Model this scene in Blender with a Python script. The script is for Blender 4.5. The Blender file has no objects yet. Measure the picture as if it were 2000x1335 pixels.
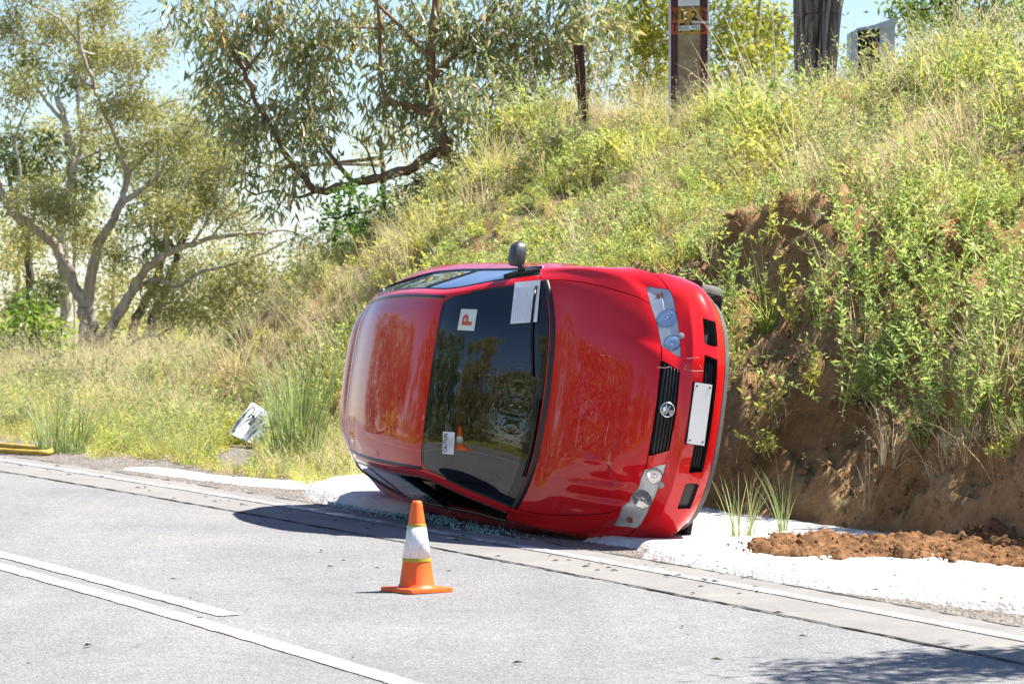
import bpy, bmesh, math, random
import numpy as np
from mathutils import Vector, Matrix
from mathutils.bvhtree import BVHTree

# ------------------------------------------------------------------ camera, sky, sun, exposure
SC = bpy.context.scene
COL = SC.collection
FPX, YH, CAMH = 7000.0, 641.9, 1.363          # focal length in photo pixels, horizon row, camera height
cam_data = bpy.data.cameras.new("camera")
cam = bpy.data.objects.new("camera", cam_data)
COL.objects.link(cam)
SC.camera = cam
cam.location = (0, 0, CAMH)
PITCH = math.atan((667.5 - YH) / FPX)
cam.rotation_euler = (math.pi / 2 - PITCH, 0, 0)
cam_data.sensor_width = 36
cam_data.lens = FPX / 2000 * 36
cam_data.clip_end = 6000
cam_data.dof.use_dof = True
cam_data.dof.focus_distance = 22.0
cam_data.dof.aperture_fstop = 9.0

SUN_EL = math.radians(57)
SUN_H = Vector((0.97, 0.24)).normalized()      # horizontal direction towards the sun
world = bpy.data.worlds.new("World")
SC.world = world
world.use_nodes = True
wn = world.node_tree
wn.nodes.clear()
sky = wn.nodes.new("ShaderNodeTexSky")
sky.sky_type = 'NISHITA'
sky.sun_disc = False
sky.sun_elevation = SUN_EL
sky.sun_rotation = math.atan2(SUN_H.x, SUN_H.y)
sky.air_density = 1.0
sky.dust_density = 0.05
sky.ozone_density = 1.4
bg = wn.nodes.new("ShaderNodeBackground")
bg.inputs[1].default_value = 0.064
wo = wn.nodes.new("ShaderNodeOutputWorld")
tint = wn.nodes.new("ShaderNodeMix"); tint.data_type = 'RGBA'; tint.blend_type = 'MULTIPLY'
tint.inputs[0].default_value = 1.0
tint.inputs[7].default_value = (.90, .955, 1.10, 1)      # cooler white balance of the whole sky
wn.links.new(sky.outputs[0], tint.inputs[6])
wn.links.new(tint.outputs[2], bg.inputs[0])
wn.links.new(bg.outputs[0], wo.inputs[0])
sun_data = bpy.data.lights.new("sun", 'SUN')
sun_data.energy = 4.8
sun_data.angle = math.radians(0.53)
sun_data.color = (1.0, 0.95, 0.87)
sun = bpy.data.objects.new("sun", sun_data)
COL.objects.link(sun)
sd = Vector((SUN_H.x * math.cos(SUN_EL), SUN_H.y * math.cos(SUN_EL), math.sin(SUN_EL)))
sun.rotation_euler = sd.to_track_quat('Z', 'Y').to_euler()
sun.location = (20, 5, 40)
SC.view_settings.view_transform = 'Standard'
SC.view_settings.look = 'None'
SC.view_settings.gamma = 1
SC.view_settings.use_curve_mapping = False
SC.view_settings.exposure = 1.35
SC.cycles.max_bounces = 6
SC.cycles.diffuse_bounces = 3
SC.cycles.transmission_bounces = 4
SC.cycles.transparent_max_bounces = 8

# ------------------------------------------------------------------ helpers
rng = np.random.default_rng(11)
random.seed(5)
GX = 0.023                                      # the road climbs gently away from the camera
def plane_z(Y): return -0.465 + GX * Y
def gp(px, py, dz=0.0):
    """photo pixel -> point on the road plane"""
    Y = (CAMH + 0.465) / ((py - YH) / FPX + GX)
    return Vector(((px - 1000) / FPX * Y, Y, plane_z(Y) + dz))
def at(px, py, Y):
    """photo pixel at a known distance"""
    return Vector(((px - 1000) / FPX * Y, Y, CAMH - (py - YH) / FPX * Y))

def tag(o, label=None, cat=None, group=None, kind=None):
    if label: o["label"] = label
    if cat: o["category"] = cat
    if group: o["group"] = group
    if kind: o["kind"] = kind
    return o
def link(o, parent=None):
    COL.objects.link(o)
    if parent is not None: o.parent = parent
    return o
def empty(name, loc=(0, 0, 0)):
    o = bpy.data.objects.new(name, None)
    o.empty_display_size = 0.1
    o.location = loc
    return link(o)
def mesh_obj(name, verts, faces, mat, parent=None, smooth=False):
    me = bpy.data.meshes.new(name)
    me.from_pydata([tuple(v) for v in verts], [], [tuple(f) for f in faces])
    me.materials.append(mat)
    if smooth: me.shade_smooth()
    me.update()
    return link(bpy.data.objects.new(name, me), parent)
def fast_mesh(name, V, F, mat, attr=None, smooth=False):
    """V (n,3), F (m,k) numpy -> mesh, attr: per face float"""
    me = bpy.data.meshes.new(name)
    V = np.asarray(V, np.float32); F = np.asarray(F, np.int32)
    m, k = F.shape
    me.vertices.add(len(V)); me.vertices.foreach_set("co", V.ravel())
    me.loops.add(m * k); me.loops.foreach_set("vertex_index", F.ravel())
    me.polygons.add(m); me.polygons.foreach_set("loop_start", np.arange(0, m * k, k, dtype=np.int32))
    if smooth: me.polygons.foreach_set("use_smooth", np.ones(m, bool))
    if attr is not None:
        a = me.attributes.new("rnd", 'FLOAT', 'FACE')
        a.data.foreach_set("value", np.asarray(attr, np.float32))
    me.materials.append(mat)
    me.update(calc_edges=True)
    return me
class MB:
    def __init__(s): s.v = []; s.f = []
    def add(s, V, F):
        o = len(s.v); s.v += [tuple(p) for p in V]; s.f += [tuple(i + o for i in f) for f in F]
    def box(s, c, d, M=None):
        c = Vector(c); P = []
        for z in (-1, 1):
            for y in (-1, 1):
                for x in (-1, 1):
                    p = Vector((x * d[0] / 2, y * d[1] / 2, z * d[2] / 2))
                    P.append(c + (M @ p if M else p))
        s.add(P, [(0, 2, 3, 1), (4, 5, 7, 6), (0, 1, 5, 4), (2, 6, 7, 3), (0, 4, 6, 2), (1, 3, 7, 5)])
    def tube(s, pts, rad, seg=8, cap=True, flat=1.0):
        pts = [Vector(p) for p in pts]; n = len(pts)
        if not hasattr(rad, '__len__'): rad = [rad] * n
        V = []; up = None
        for i, p in enumerate(pts):
            t = (pts[min(i + 1, n - 1)] - pts[max(i - 1, 0)])
            t = t.normalized() if t.length > 1e-9 else Vector((0, 0, 1))
            if up is None: up = Vector((0, 0, 1)) if abs(t.z) < .9 else Vector((1, 0, 0))
            a = t.cross(up)
            a = a.normalized() if a.length > 1e-6 else t.orthogonal().normalized()
            up = a.cross(t).normalized()
            for k in range(seg):
                th = 2 * math.pi * k / seg
                V.append(p + (a * math.cos(th) + up * math.sin(th) * flat) * rad[i])
        F = []
        for i in range(n - 1):
            for k in range(seg):
                k2 = (k + 1) % seg
                F.append((i * seg + k, i * seg + k2, (i + 1) * seg + k2, (i + 1) * seg + k))
        if cap:
            F.append(tuple(reversed(range(seg)))); F.append(tuple((n - 1) * seg + k for k in range(seg)))
        s.add(V, F)
    def lathe(s, prof, seg=32, M=None, cap=True):
        V = []
        for r, z in prof:
            for k in range(seg):
                th = 2 * math.pi * k / seg
                p = Vector((r * math.cos(th), r * math.sin(th), z)); V.append(M @ p if M else p)
        F = []
        for i in range(len(prof) - 1):
            for k in range(seg):
                k2 = (k + 1) % seg
                F.append((i * seg + k, i * seg + k2, (i + 1) * seg + k2, (i + 1) * seg + k))
        if cap:
            F.append(tuple(reversed(range(seg)))); F.append(tuple((len(prof) - 1) * seg + k for k in range(seg)))
        s.add(V, F)
    def build(s, name, mat, parent=None, smooth=False, bevel=0, autosmooth=None):
        o = mesh_obj(name, s.v, s.f, mat, parent, smooth or autosmooth is not None)
        if bevel:
            b = bmesh.new(); b.from_mesh(o.data)
            bmesh.ops.bevel(b, geom=b.edges[:], offset=bevel, segments=2, affect='EDGES', clamp_overlap=True)
            b.to_mesh(o.data); b.free()
        if autosmooth is not None:
            sharp_by_angle(o.data, autosmooth)
        return o
def sharp_by_angle(me, deg):
    b = bmesh.new(); b.from_mesh(me)
    lim = math.radians(deg)
    for e in b.edges:
        e.smooth = len(e.link_faces) == 2 and e.calc_face_angle(0) < lim
    for f in b.faces: f.smooth = True
    b.to_mesh(me); b.free()

# numpy value noise
def _h(ix, iy, seed):
    n = (ix.astype(np.int64) * 374761393 + iy.astype(np.int64) * 668265263 + seed * 1442695041) & 0x7fffffff
    n = ((n ^ (n >> 13)) * 1274126177) & 0x7fffffff
    return ((n ^ (n >> 16)) & 0xffff) / 65535.0
def vnoise(x, y, seed=0):
    x = np.asarray(x, float); y = np.asarray(y, float)
    ix = np.floor(x); iy = np.floor(y); fx = x - ix; fy = y - iy
    fx = fx * fx * (3 - 2 * fx); fy = fy * fy * (3 - 2 * fy)
    ix = ix.astype(np.int64); iy = iy.astype(np.int64)
    a = _h(ix, iy, seed); b = _h(ix + 1, iy, seed); c = _h(ix, iy + 1, seed); d = _h(ix + 1, iy + 1, seed)
    return (a * (1 - fx) + b * fx) * (1 - fy) + (c * (1 - fx) + d * fx) * fy
def fbm(x, y, seed=0, oct=4):
    r = 0; a = .5; t = 0
    for o in range(oct):
        r = r + a * vnoise(x * 2 ** o, y * 2 ** o, seed + o * 7); t += a; a *= .5
    return r / t * 2 - 1

# ------------------------------------------------------------------ materials
class NT:
    def __init__(s, name):
        s.m = bpy.data.materials.new(name); s.m.use_nodes = True
        s.t = s.m.node_tree; s.t.nodes.clear()
        s.out = s.n("ShaderNodeOutputMaterial")
    def n(s, typ, **kw):
        x = s.t.nodes.new(typ)
        for k, v in kw.items(): setattr(x, k, v)
        return x
    def l(s, a, b): s.t.links.new(a, b)
    def coords(s, kind="Object"): return s.n("ShaderNodeTexCoord").outputs[kind]
    def noise(s, scale, detail=4, rough=.55, vec=None, dist=0):
        x = s.n("ShaderNodeTexNoise"); x.inputs["Scale"].default_value = scale
        x.inputs["Detail"].default_value = detail; x.inputs["Roughness"].default_value = rough
        x.inputs["Distortion"].default_value = dist
        if vec is not None: s.l(vec, x.inputs["Vector"])
        return x.outputs["Fac"]
    def ramp(s, fac, stops, interp='LINEAR'):
        r = s.n("ShaderNodeValToRGB"); cr = r.color_ramp; cr.interpolation = interp
        while len(cr.elements) < len(stops): cr.elements.new(.5)
        for e, (p, c) in zip(cr.elements, stops):
            e.position = p; e.color = (*c, 1) if len(c) == 3 else c
        s.l(fac, r.inputs[0]); return r.outputs[0]
    def mix(s, fac, a, b, mode='MIX'):
        x = s.n("ShaderNodeMix"); x.data_type = 'RGBA'; x.blend_type = mode
        for sock, val in ((x.inputs[0], fac), (x.inputs[6], a), (x.inputs[7], b)):
            if hasattr(val, 'is_linked'): s.l(val, sock)
            else: sock.default_value = val if not isinstance(val, tuple) else ((*val, 1) if len(val) == 3 else val)
        return x.outputs[2]
    def math(s, op, a, b=None):
        x = s.n("ShaderNodeMath", operation=op)
        for sock, val in zip(x.inputs, (a, b)):
            if val is None: continue
            if hasattr(val, 'is_linked'): s.l(val, sock)
            else: sock.default_value = val
        return x.outputs[0]
    def bump(s, h, strength=.3, dist=.02):
        b = s.n("ShaderNodeBump"); b.inputs["Strength"].default_value = strength
        b.inputs["Distance"].default_value = dist; s.l(h, b.inputs["Height"]); return b.outputs[0]
    def bsdf(s, color=None, rough=.5, metal=0, normal=None, spec=None, coat=0, coat_rough=.03):
        p = s.n("ShaderNodeBsdfPrincipled")
        for k, v in (("Base Color", color), ("Roughness", rough), ("Metallic", metal), ("Normal", normal),
                     ("Specular IOR Level", spec), ("Coat Weight", coat), ("Coat Roughness", coat_rough)):
            if v is None: continue
            if hasattr(v, 'is_linked'): s.l(v, p.inputs[k])
            elif k == "Base Color": p.inputs[k].default_value = (*v, 1)
            else: p.inputs[k].default_value = v
        return p
    def done(s, sh):
        s.l(sh.outputs[0] if hasattr(sh, 'outputs') else sh, s.out.inputs[0]); return s.m
def simple(name, col, rough=.5, metal=0, var=.15, scale=6, bump=0, spec=None, coat=0):
    t = NT(name); c = t.coords()
    f = t.noise(scale, 5, .6, c)
    lo = tuple(x * (1 - var) for x in col); hi = tuple(min(1, x * (1 + var)) for x in col)
    colr = t.ramp(f, [(.3, lo), (.7, hi)])
    nb = t.bump(t.noise(scale * 8, 4, .6, c), bump, .004) if bump else None
    return t.done(t.bsdf(colr, rough, metal, nb, spec, coat))
M = {}
# ------------------------------------------------------------------ road frame: s along the road (away), n across it (towards the bank)
RD = Vector((-.427, .904)); RN = Vector((.904, .427))
def sn(X, Y): return RD.x * X + RD.y * Y, RN.x * X + RN.y * Y
def xy(s, n): return RD.x * s + RN.x * n, RD.y * s + RN.y * n
def n_edge(s):
    d = np.asarray(s, float) - 20
    return 9.33 - .0026 * np.where(np.abs(d) < 14, d * d, 196 + 28 * (np.abs(d) - 14))
def interp(x, xs, ys): return np.interp(x, xs, ys)
def base_z(X, Y):
    """land without the cutting"""
    X = np.asarray(X, float); Y = np.asarray(Y, float)
    p = -0.465 + GX * np.minimum(Y, 52)
    far = np.clip((Y - 110) / 400, 0, 1)
    return p + far * far * (3 - 2 * far) * 2.3 + fbm(X * .02, Y * .02, 3) * np.clip((Y - 45) / 100, 0, 1) * .9
def toe(s):
    return interp(s, [0, 20, 24.5, 26.5, 30, 31.5, 33, 36, 39, 43, 60], [11.5, 11.65, 11.6, 11.3, 12.1, 12.1, 12.1, 12.5, 13.3, 16, 60])
def crest(s):
    return interp(s, [0, 12, 20, 25, 28, 31, 33, 36, 38.5, 41, 44, 48, 53], [3.8, 3.8, 3.6, 3.34, 3.08, 3.15, 3.15, 3.02, 2.8, 2.2, 1.2, .4, 0])
def cut_h(s): return interp(s, [0, 19, 20.5, 23.8, 25, 26.5, 29, 33], [1.45, 1.5, 2.0, 2.0, 1.5, .75, .4, .1])
def cut_w(s): return interp(s, [0, 19, 20.5, 23.8, 25, 27, 33], [1.2, 1.22, 1.6, 1.6, 1.2, .95, .9])
def bank_z(s, n, rough=True):
    """height of the cutting above base_z"""
    s = np.asarray(s, float); n = np.asarray(n, float)
    t = toe(s) + (fbm(s * .9, s * 0 + 3, 21, 3) * .18 if rough else 0)
    q = n - t; H = crest(s); hc = np.minimum(cut_h(s), H); wc = cut_w(s)
    a = np.clip(q / wc, 0, 1); b = np.clip((q - wc) / 4.4, 0, 1); c = np.clip((q - wc - 4.4) / 30, 0, 1)
    z = hc * (a ** .75) + (H - hc) * (1 - (1 - b) ** 1.5) + c * 1.2 * (H / 4)
    if rough:
        m = np.clip(q / .25, 0, 1)
        steep = np.clip(q / .1, 0, 1) * (1 - np.clip((q - wc) / .4, 0, 1))
        z = z + m * np.minimum(H, 1.0) * (fbm(s * .7, n * .7, 5) * .30 + fbm(s * 2.2, n * 2.2, 9) * .16) + steep * (fbm(s * 2.6, n * 3, 15, 4) * .34 + fbm(s * 9, n * 9, 17, 4) * .13)
    return np.where(q > 0, np.maximum(z, 0), 0)
def land(X, Y):
    s, n = sn(X, Y)
    return base_z(X, Y) + bank_z(s, n)

# ------------------------------------------------------------------ ground materials
def m_asphalt():
    t = NT("asphalt"); c = t.coords()
    agg = t.n("ShaderNodeTexVoronoi"); agg.inputs["Scale"].default_value = 95; t.l(c, agg.inputs["Vector"])
    fine = t.noise(160, 3, .7, c); mid = t.noise(9, 5, .6, c); big = t.noise(.55, 4, .6, c)
    col = t.ramp(agg.outputs["Color"], [(.15, (.125, .125, .13)), (.5, (.225, .225, .23)), (.95, (.40, .395, .39))])
    col = t.mix(.45, col, t.ramp(fine, [(.3, (.11, .11, .12)), (.7, (.33, .325, .32))]))
    col = t.mix(.7, col, t.ramp(big, [(.3, (.80, .80, .80)), (.5, (1, 1, .99)), (.7, (1.16, 1.13, 1.06))]), 'MULTIPLY')
    col = t.mix(.5, col, t.ramp(mid, [(.3, (.82, .82, .84)), (.7, (1.12, 1.11, 1.1))]), 'MULTIPLY')
    mp = t.n("ShaderNodeMapping"); mp.inputs["Rotation"].default_value = (0, 0, -.441); mp.inputs["Scale"].default_value = (1.5, .10, 1); t.l(c, mp.inputs[0])
    trk = t.noise(1.0, 4, .6, mp.outputs[0])
    col = t.mix(.6, col, t.ramp(trk, [(.32, (.80, .80, .81)), (.5, (1, 1, 1)), (.68, (1.12, 1.10, 1.06))]), 'MULTIPLY')
    spot = t.noise(2.6, 3, .5, c)
    col = t.mix(t.math('MULTIPLY', t.ramp(spot, [(.70, (0, 0, 0)), (.76, (1, 1, 1))]), .30), col, (.10, .095, .09))
    nb = t.bump(agg.outputs["Distance"], .55, .008)
    return t.done(t.bsdf(col, .88, 0, nb, .35))
def m_shoulder():
    t = NT("smooth_asphalt_shoulder"); c = t.coords()
    fine = t.noise(140, 4, .7, c); mid = t.noise(4, 6, .65, c); big = t.noise(.9, 4, .6, c)
    col = t.ramp(fine, [(.25, (.165, .163, .160)), (.75, (.35, .345, .337))])
    col = t.mix(.7, col, t.ramp(mid, [(.3, (.80, .78, .76)), (.7, (1.14, 1.10, 1.06))]), 'MULTIPLY')
    col = t.mix(.5, col, t.ramp(big, [(.35, (.82, .82, .84)), (.7, (1.12, 1.06, .98))]), 'MULTIPLY')
    return t.done(t.bsdf(col, .9, 0, t.bump(fine, .4, .004), .3))
def m_gravel():
    t = NT("gravel_edge"); c = t.coords()
    v = t.n("ShaderNodeTexVoronoi"); v.inputs["Scale"].default_value = 55; t.l(c, v.inputs["Vector"])
    mid = t.noise(3, 6, .65, c)
    col = t.ramp(v.outputs["Color"], [(.1, (.10, .095, .09)), (.5, (.23, .215, .20)), (.95, (.42, .39, .36))])
    col = t.mix(.6, col, t.ramp(mid, [(.35, (.75, .68, .60)), (.65, (1.1, 1.02, .94))]), 'MULTIPLY')
    return t.done(t.bsdf(col, .95, 0, t.bump(v.outputs["Distance"], .9, .02), .2))
def m_paint(name="road_paint", wear=.60):
    t = NT(name); c = t.coords()
    f = t.noise(15, 8, .8, c); g = t.noise(3, 4, .6, c)
    k = t.math('ADD', t.math('MULTIPLY', f, .65), t.math('MULTIPLY', g, .35))
    col = t.ramp(k, [(wear - .13, (.27, .27, .27)), (wear - .06, (.66, .655, .64)), (.75, (.80, .80, .78))])
    return t.done(t.bsdf(col, .7, 0, t.bump(f, .3, .004), .3))
def m_soil():
    t = NT("clay_bank"); c = t.coords()
    a = t.noise(1.6, 6, .65, c); b = t.noise(11, 6, .7, c); d = t.noise(60, 4, .7, c)
    col = t.ramp(a, [(.28, (.28, .135, .05)), (.45, (.52, .29, .125)), (.60, (.62, .39, .20)), (.78, (.46, .22, .085))])
    col = t.mix(.65, col, t.ramp(b, [(.3, (.55, .52, .50)), (.5, (.95, .95, .95)), (.75, (1.25, 1.2, 1.12))]), 'MULTIPLY')
    h = t.math('ADD', t.math('MULTIPLY', b, .7), t.math('MULTIPLY', d, .3))
    g = t.n("ShaderNodeNewGeometry"); sp = t.n("ShaderNodeSeparateXYZ"); t.l(g.outputs["True Normal"], sp.inputs[0])
    flat = t.ramp(t.math('ADD', sp.outputs[2], t.math('MULTIPLY', b, .25)), [(.78, (0, 0, 0)), (.95, (1, 1, 1))])
    mat_ = t.ramp(t.noise(5, 6, .75, c), [(.3, (.16, .12, .05)), (.5, (.34, .28, .13)), (.7, (.50, .43, .24))])
    col = t.mix(flat, col, mat_)                       # matted dead grass where the slope lies back
    return t.done(t.bsdf(col, .95, 0, t.bump(h, 1.0, .12), .15))
def m_field():
    t = NT("dry_grass_ground"); c = t.coords()
    a = t.noise(.12, 5, .6, c); b = t.noise(3.5, 6, .7, c)
    col = t.ramp(a, [(.3, (.17, .22, .05)), (.5, (.27, .29, .08)), (.7, (.36, .33, .13))])
    col = t.mix(.6, col, t.ramp(b, [(.3, (.55, .55, .5)), (.7, (1.2, 1.2, 1.1))]), 'MULTIPLY')
    return t.done(t.bsdf(col, .95, 0, t.bump(b, .8, .08), .1))
def m_foam():
    t = NT("white_foam"); c = t.coords()
    a = t.noise(3.0, 5, .6, c); b = t.noise(40, 4, .6, c)
    col = t.ramp(a, [(.28, (.42, .34, .27)), (.44, (.64, .61, .59)), (.8, (.72, .72, .73))])
    p = t.bsdf(col, .8, 0, t.bump(b, .7, .03), .2)
    p.inputs["Subsurface Weight"].default_value = .15; p.inputs["Subsurface Radius"].default_value = (.02, .02, .02)
    return t.done(p)
M['asphalt'] = m_asphalt(); M['shoulder'] = m_shoulder(); M['gravel'] = m_gravel(); M['road_paint'] = m_paint()
M['worn_paint'] = m_paint("worn_road_paint", .62)
M['soil'] = m_soil(); M['field'] = m_field(); M['foam'] = m_foam()
M['tar'] = simple("dark_crack", (.035, .033, .032), .95, 0, .4, 30, .4)
M['loose_soil'] = simple("loose_brown_soil", (.20, .105, .050), .97, 0, .6, 22, 1.0, .1)

# ------------------------------------------------------------------ land sheets
def grid_sheet(name, us, vs, fn, mat, smooth=True):
    U, V = np.meshgrid(us, vs, indexing='ij')
    X, Y, Z = fn(U, V)
    P = np.stack([X, Y, Z], -1).reshape(-1, 3)
    nu, nv = len(us), len(vs)
    I = np.arange(nu * nv).reshape(nu, nv)
    F = np.stack([I[:-1, :-1], I[1:, :-1], I[1:, 1:], I[:-1, 1:]], -1).reshape(-1, 4)
    me = fast_mesh(name, P, F, mat, smooth=smooth)
    return link(bpy.data.objects.new(name, me))
def axis(*segs):
    out = []
    for a, b, st in segs: out += list(np.arange(a, b, st))
    return np.array(out + [segs[-1][1]])
def f_ground(X, Y):
    s, n = sn(X, Y)
    dz = np.where((n > 0) & (n < 60) & (s > -60) & (s < 53), .035, 0)
    return X, Y, base_z(X, Y) - dz
ground = grid_sheet('ground', axis((-1500, -150, 150), (-150, 150, 5), (150, 1500, 150)), axis((-600, -100, 100), (-100, 160, 4), (160, 600, 40), (600, 3000, 300)), f_ground, M['field'])
tag(ground, kind='structure')
def f_bank(S, N):
    X, Y = xy(S, N)
    return X, Y, base_z(X, Y) + bank_z(S, N) - .012
n_ax = np.concatenate([np.arange(10.6, 13.4, .045), np.arange(13.4, 20, .12), np.arange(20, 52, 1.5)])
bank = grid_sheet('bank', axis((-40, 10, 1.0), (10, 28, .055), (28, 53, .2)), n_ax, f_bank, M['soil'])
tag(bank, kind='structure')

def ribbon(name, s0, s1, st, o0, o1, dz, mat, jag=0, seed=0, kind=None, nn=1, ends=None):
    ss = np.arange(s0, s1 + 1e-6, st); rows = []
    for k in range(nn + 1):
        o = o0 + (o1 - o0) * k / nn
        nfun = n_edge(ss) + o
        if jag and k in (0, nn): nfun = nfun + fbm(ss * 7, ss * 0 + k * 3.3, seed, 4) * jag
        X, Y = xy(ss, nfun); rows.append(np.stack([X, Y, plane_z(Y) + dz], -1))
    P = np.stack(rows, 1); nu, nv = P.shape[:2]
    I = np.arange(nu * nv).reshape(nu, nv)
    F = np.stack([I[:-1, :-1], I[:-1, 1:], I[1:, 1:], I[1:, :-1]], -1).reshape(-1, 4)[:, ::-1]
    o = link(bpy.data.objects.new(name, fast_mesh(name, P.reshape(-1, 3), F, mat)))
    if kind: o["kind"] = kind
    return o
road = ribbon('road', -60, 80, 1.0, -7.6, -.45, .004, M['asphalt'], kind='structure', nn=6)
shoulder = ribbon('road_shoulder', -60, 80, .1, -.49, .30, .008, M['shoulder'], .03, 4, 'structure', nn=2)
verge_gravel = ribbon('gravel_verge', -60, 80, .12, .22, 2.6, .0, M['gravel'], .12, 8, 'structure', nn=3)
def child_line(*a, **k):
    par = k.pop('parent'); o = ribbon(*a, **k); o.parent = par; return o
child_line('edge_line', -60, 80, .08, -.055, .055, .0125, M['worn_paint'], .008, 31, parent=road)
child_line('centre_line', -60, 80, .08, -3.31, -3.18, .009, M['road_paint'], .010, 41, parent=road)
child_line('centre_line', 16.6, 80, .08, -3.07, -2.94, .009, M['road_paint'], .010, 47, parent=road)
child_line('edge_line', -60, 80, .2, -6.60, -6.49, .009, M['road_paint'], .008, 43, parent=road)
child_line('road_crack', -60, 60, .025, -.512, -.494, .0105, M['tar'], .020, 51, parent=road)
child_line('road_crack', -30, 40, .025, .268, .282, .0105, M['tar'], .024, 53, parent=road)
# far side verge behind the camera
far_v = ribbon('roadside_verge', -60, 80, 1.0, -30, -7.5, -.004, M['field'], kind='structure', nn=4)

# ------------------------------------------------------------------ foam spread over the verge
def blob_sheet(name, poly, h, label, cat, mat, seed=1, step=.045, kind=None, group=None, edge=.10, lump=.4, freq=2.0):
    """thick sheet inside an outline given in ground metres; rounded edge, uneven top"""
    pl = np.array(poly); mn = pl.min(0) - .1; mx = pl.max(0) + .1
    xs = np.arange(mn[0], mx[0], step); ys = np.arange(mn[1], mx[1], step)
    X, Y = np.meshgrid(xs, ys, indexing='ij')
    def sdf(X, Y):
        d = np.full(X.shape, 1e9); ins = np.zeros(X.shape, bool); n = len(pl)
        for i in range(n):
            a = pl[i]; b = pl[(i + 1) % n]; e = b - a
            t = np.clip(((X - a[0]) * e[0] + (Y - a[1]) * e[1]) / (e @ e), 0, 1)
            d = np.minimum(d, np.hypot(X - a[0] - t * e[0], Y - a[1] - t * e[1]))
            c = ((a[1] > Y) != (b[1] > Y)) & (X < (b[0] - a[0]) * (Y - a[1]) / (b[1] - a[1] + 1e-12) + a[0]); ins ^= c
        return np.where(ins, d, -d)
    D = sdf(X, Y) + fbm(X * freq * 1.5, Y * freq * 1.5, seed) * .07 + fbm(X * 9, Y * 9, seed + 3) * .018
    a = np.clip(D / edge, 0, 1); prof = np.sqrt(np.clip(1 - (1 - a) ** 2, 0, 1))
    Z = plane_z(Y) + .002 + h * prof * (1 - lump + lump * (fbm(X * freq, Y * freq, seed + 11) * .5 + .5) * 1.6)
    keep = D > 0
    I = np.full(X.shape, -1); 
    cell = keep[:-1, :-1] | keep[1:, :-1] | keep[1:, 1:] | keep[:-1, 1:]
    Z = np.where(keep, Z, plane_z(Y) - .01)
    idx = np.arange(X.size).reshape(X.shape)
    F = np.stack([idx[:-1, :-1], idx[1:, :-1], idx[1:, 1:], idx[:-1, 1:]], -1)[cell]
    used = np.unique(F); rem = np.full(X.size, -1); rem[used] = np.arange(len(used))
    P = np.stack([X, Y, Z], -1).reshape(-1, 3)[used]
    o = link(bpy.data.objects.new(name, fast_mesh(name, P, rem[F], mat, smooth=True)))
    return tag(o, label, cat, group, kind)
def gpoly(pts): return [tuple(gp(x, y)[:2]) for x, y in pts]
blob_sheet('foam_spill', gpoly([(1152, 1056), (1240, 1068), (1262, 1090), (1350, 1106), (1480, 1132), (1620, 1152), (1760, 1170), (1880, 1186), (2060, 1206), (2060, 1090), (1860, 1068), (1700, 1048), (1560, 1028), (1420, 1002), (1340, 1000), (1330, 1045), (1240, 1050)]),
           .055, "long white foam spill in front of the clay bank, under the soil ridge", "foam", M['foam'], 3, lump=.5)
blob_sheet('foam_spill', gpoly([(598, 962), (606, 975), (660, 986), (720, 1000), (800, 1008), (860, 1002), (860, 940), (700, 938), (640, 950)]),
           .085, "thick white foam pad tucked under the rear of the red car", "foam", M['foam'], 8, edge=.16, lump=.25)
blob_sheet('foam_spill', gpoly([(228, 916), (330, 930), (440, 943), (560, 954), (650, 956), (720, 962), (730, 942), (640, 938), (560, 940), (470, 934), (380, 924), (300, 915)]),
           .018, "thin white foam streak along the gravel beside the grass", "foam", M['foam'], 12, edge=.05)

# ------------------------------------------------------------------ loose soil: ridge on the foam, heap against the bank, scatter behind the car
def soil_heap(label, poly, h, seed, edge, nclod):
    o = blob_sheet('soil_heap', poly, h, label, "soil", M['loose_soil'], seed, .016, None, None, edge, .75, 5.0)
    me = o.data; n = len(me.vertices); co = np.empty(n * 3); me.vertices.foreach_get("co", co); co = co.reshape(-1, 3)
    k = (co[:, 2] - plane_z(co[:, 1])) / h
    co[:, 2] += np.clip(k, 0, 1) * (fbm(co[:, 0] * 9, co[:, 1] * 9, seed + 5) * .04 + fbm(co[:, 0] * 24, co[:, 1] * 24, seed + 8, 3) * .035)
    me.vertices.foreach_set("co", co.ravel()); me.update()
    R = np.random.default_rng(seed); V = []; F = []
    top_ = co[k > .05]
    base = np.array([(0, 0, 1), (0, 0, -1), (1, 0, 0), (-1, 0, 0), (0, 1, 0), (0, -1, 0)], float)
    fc = [(0, 2, 4), (0, 4, 3), (0, 3, 5), (0, 5, 2), (1, 4, 2), (1, 3, 4), (1, 5, 3), (1, 2, 5)]
    for i in range(nclod):
        p = top_[R.integers(len(top_))]; r = R.uniform(.003, .012) * (2.6 if R.random() < .05 else 1)
        q = p + np.array([R.normal() * .07, R.normal() * .07, 0])
        q[2] = max(plane_z(q[1]) + r * .4, q[2] if np.hypot(*(q - p)[:2]) < .03 else p[2] - .02)
        b = len(V); V += list(q + base * r * R.uniform(.6, 1.2, (6, 3))); F += [tuple(x + b for x in f) for f in fc]
    c = link(bpy.data.objects.new('clods', fast_mesh('clods', np.array(V), np.array(F), M['loose_soil'])), o); c["kind"] = "stuff"
    return o
soil_heap("ridge of loose brown soil lying along the white foam", gpoly([(1446, 1084), (1470, 1098), (1560, 1107), (1640, 1112), (1740, 1108), (1880, 1116), (2060, 1130), (2060, 1090), (1930, 1075), (1800, 1072), (1640, 1070), (1540, 1070)]), .10, 5, .13, 5200)
soil_heap("heap of crumbled brown soil slumped at the foot of the cut bank", gpoly([(1866, 1072), (1940, 1092), (2080, 1104), (2080, 1040), (1960, 1036), (1900, 1050)]), .22, 9, .3, 2500)
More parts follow.
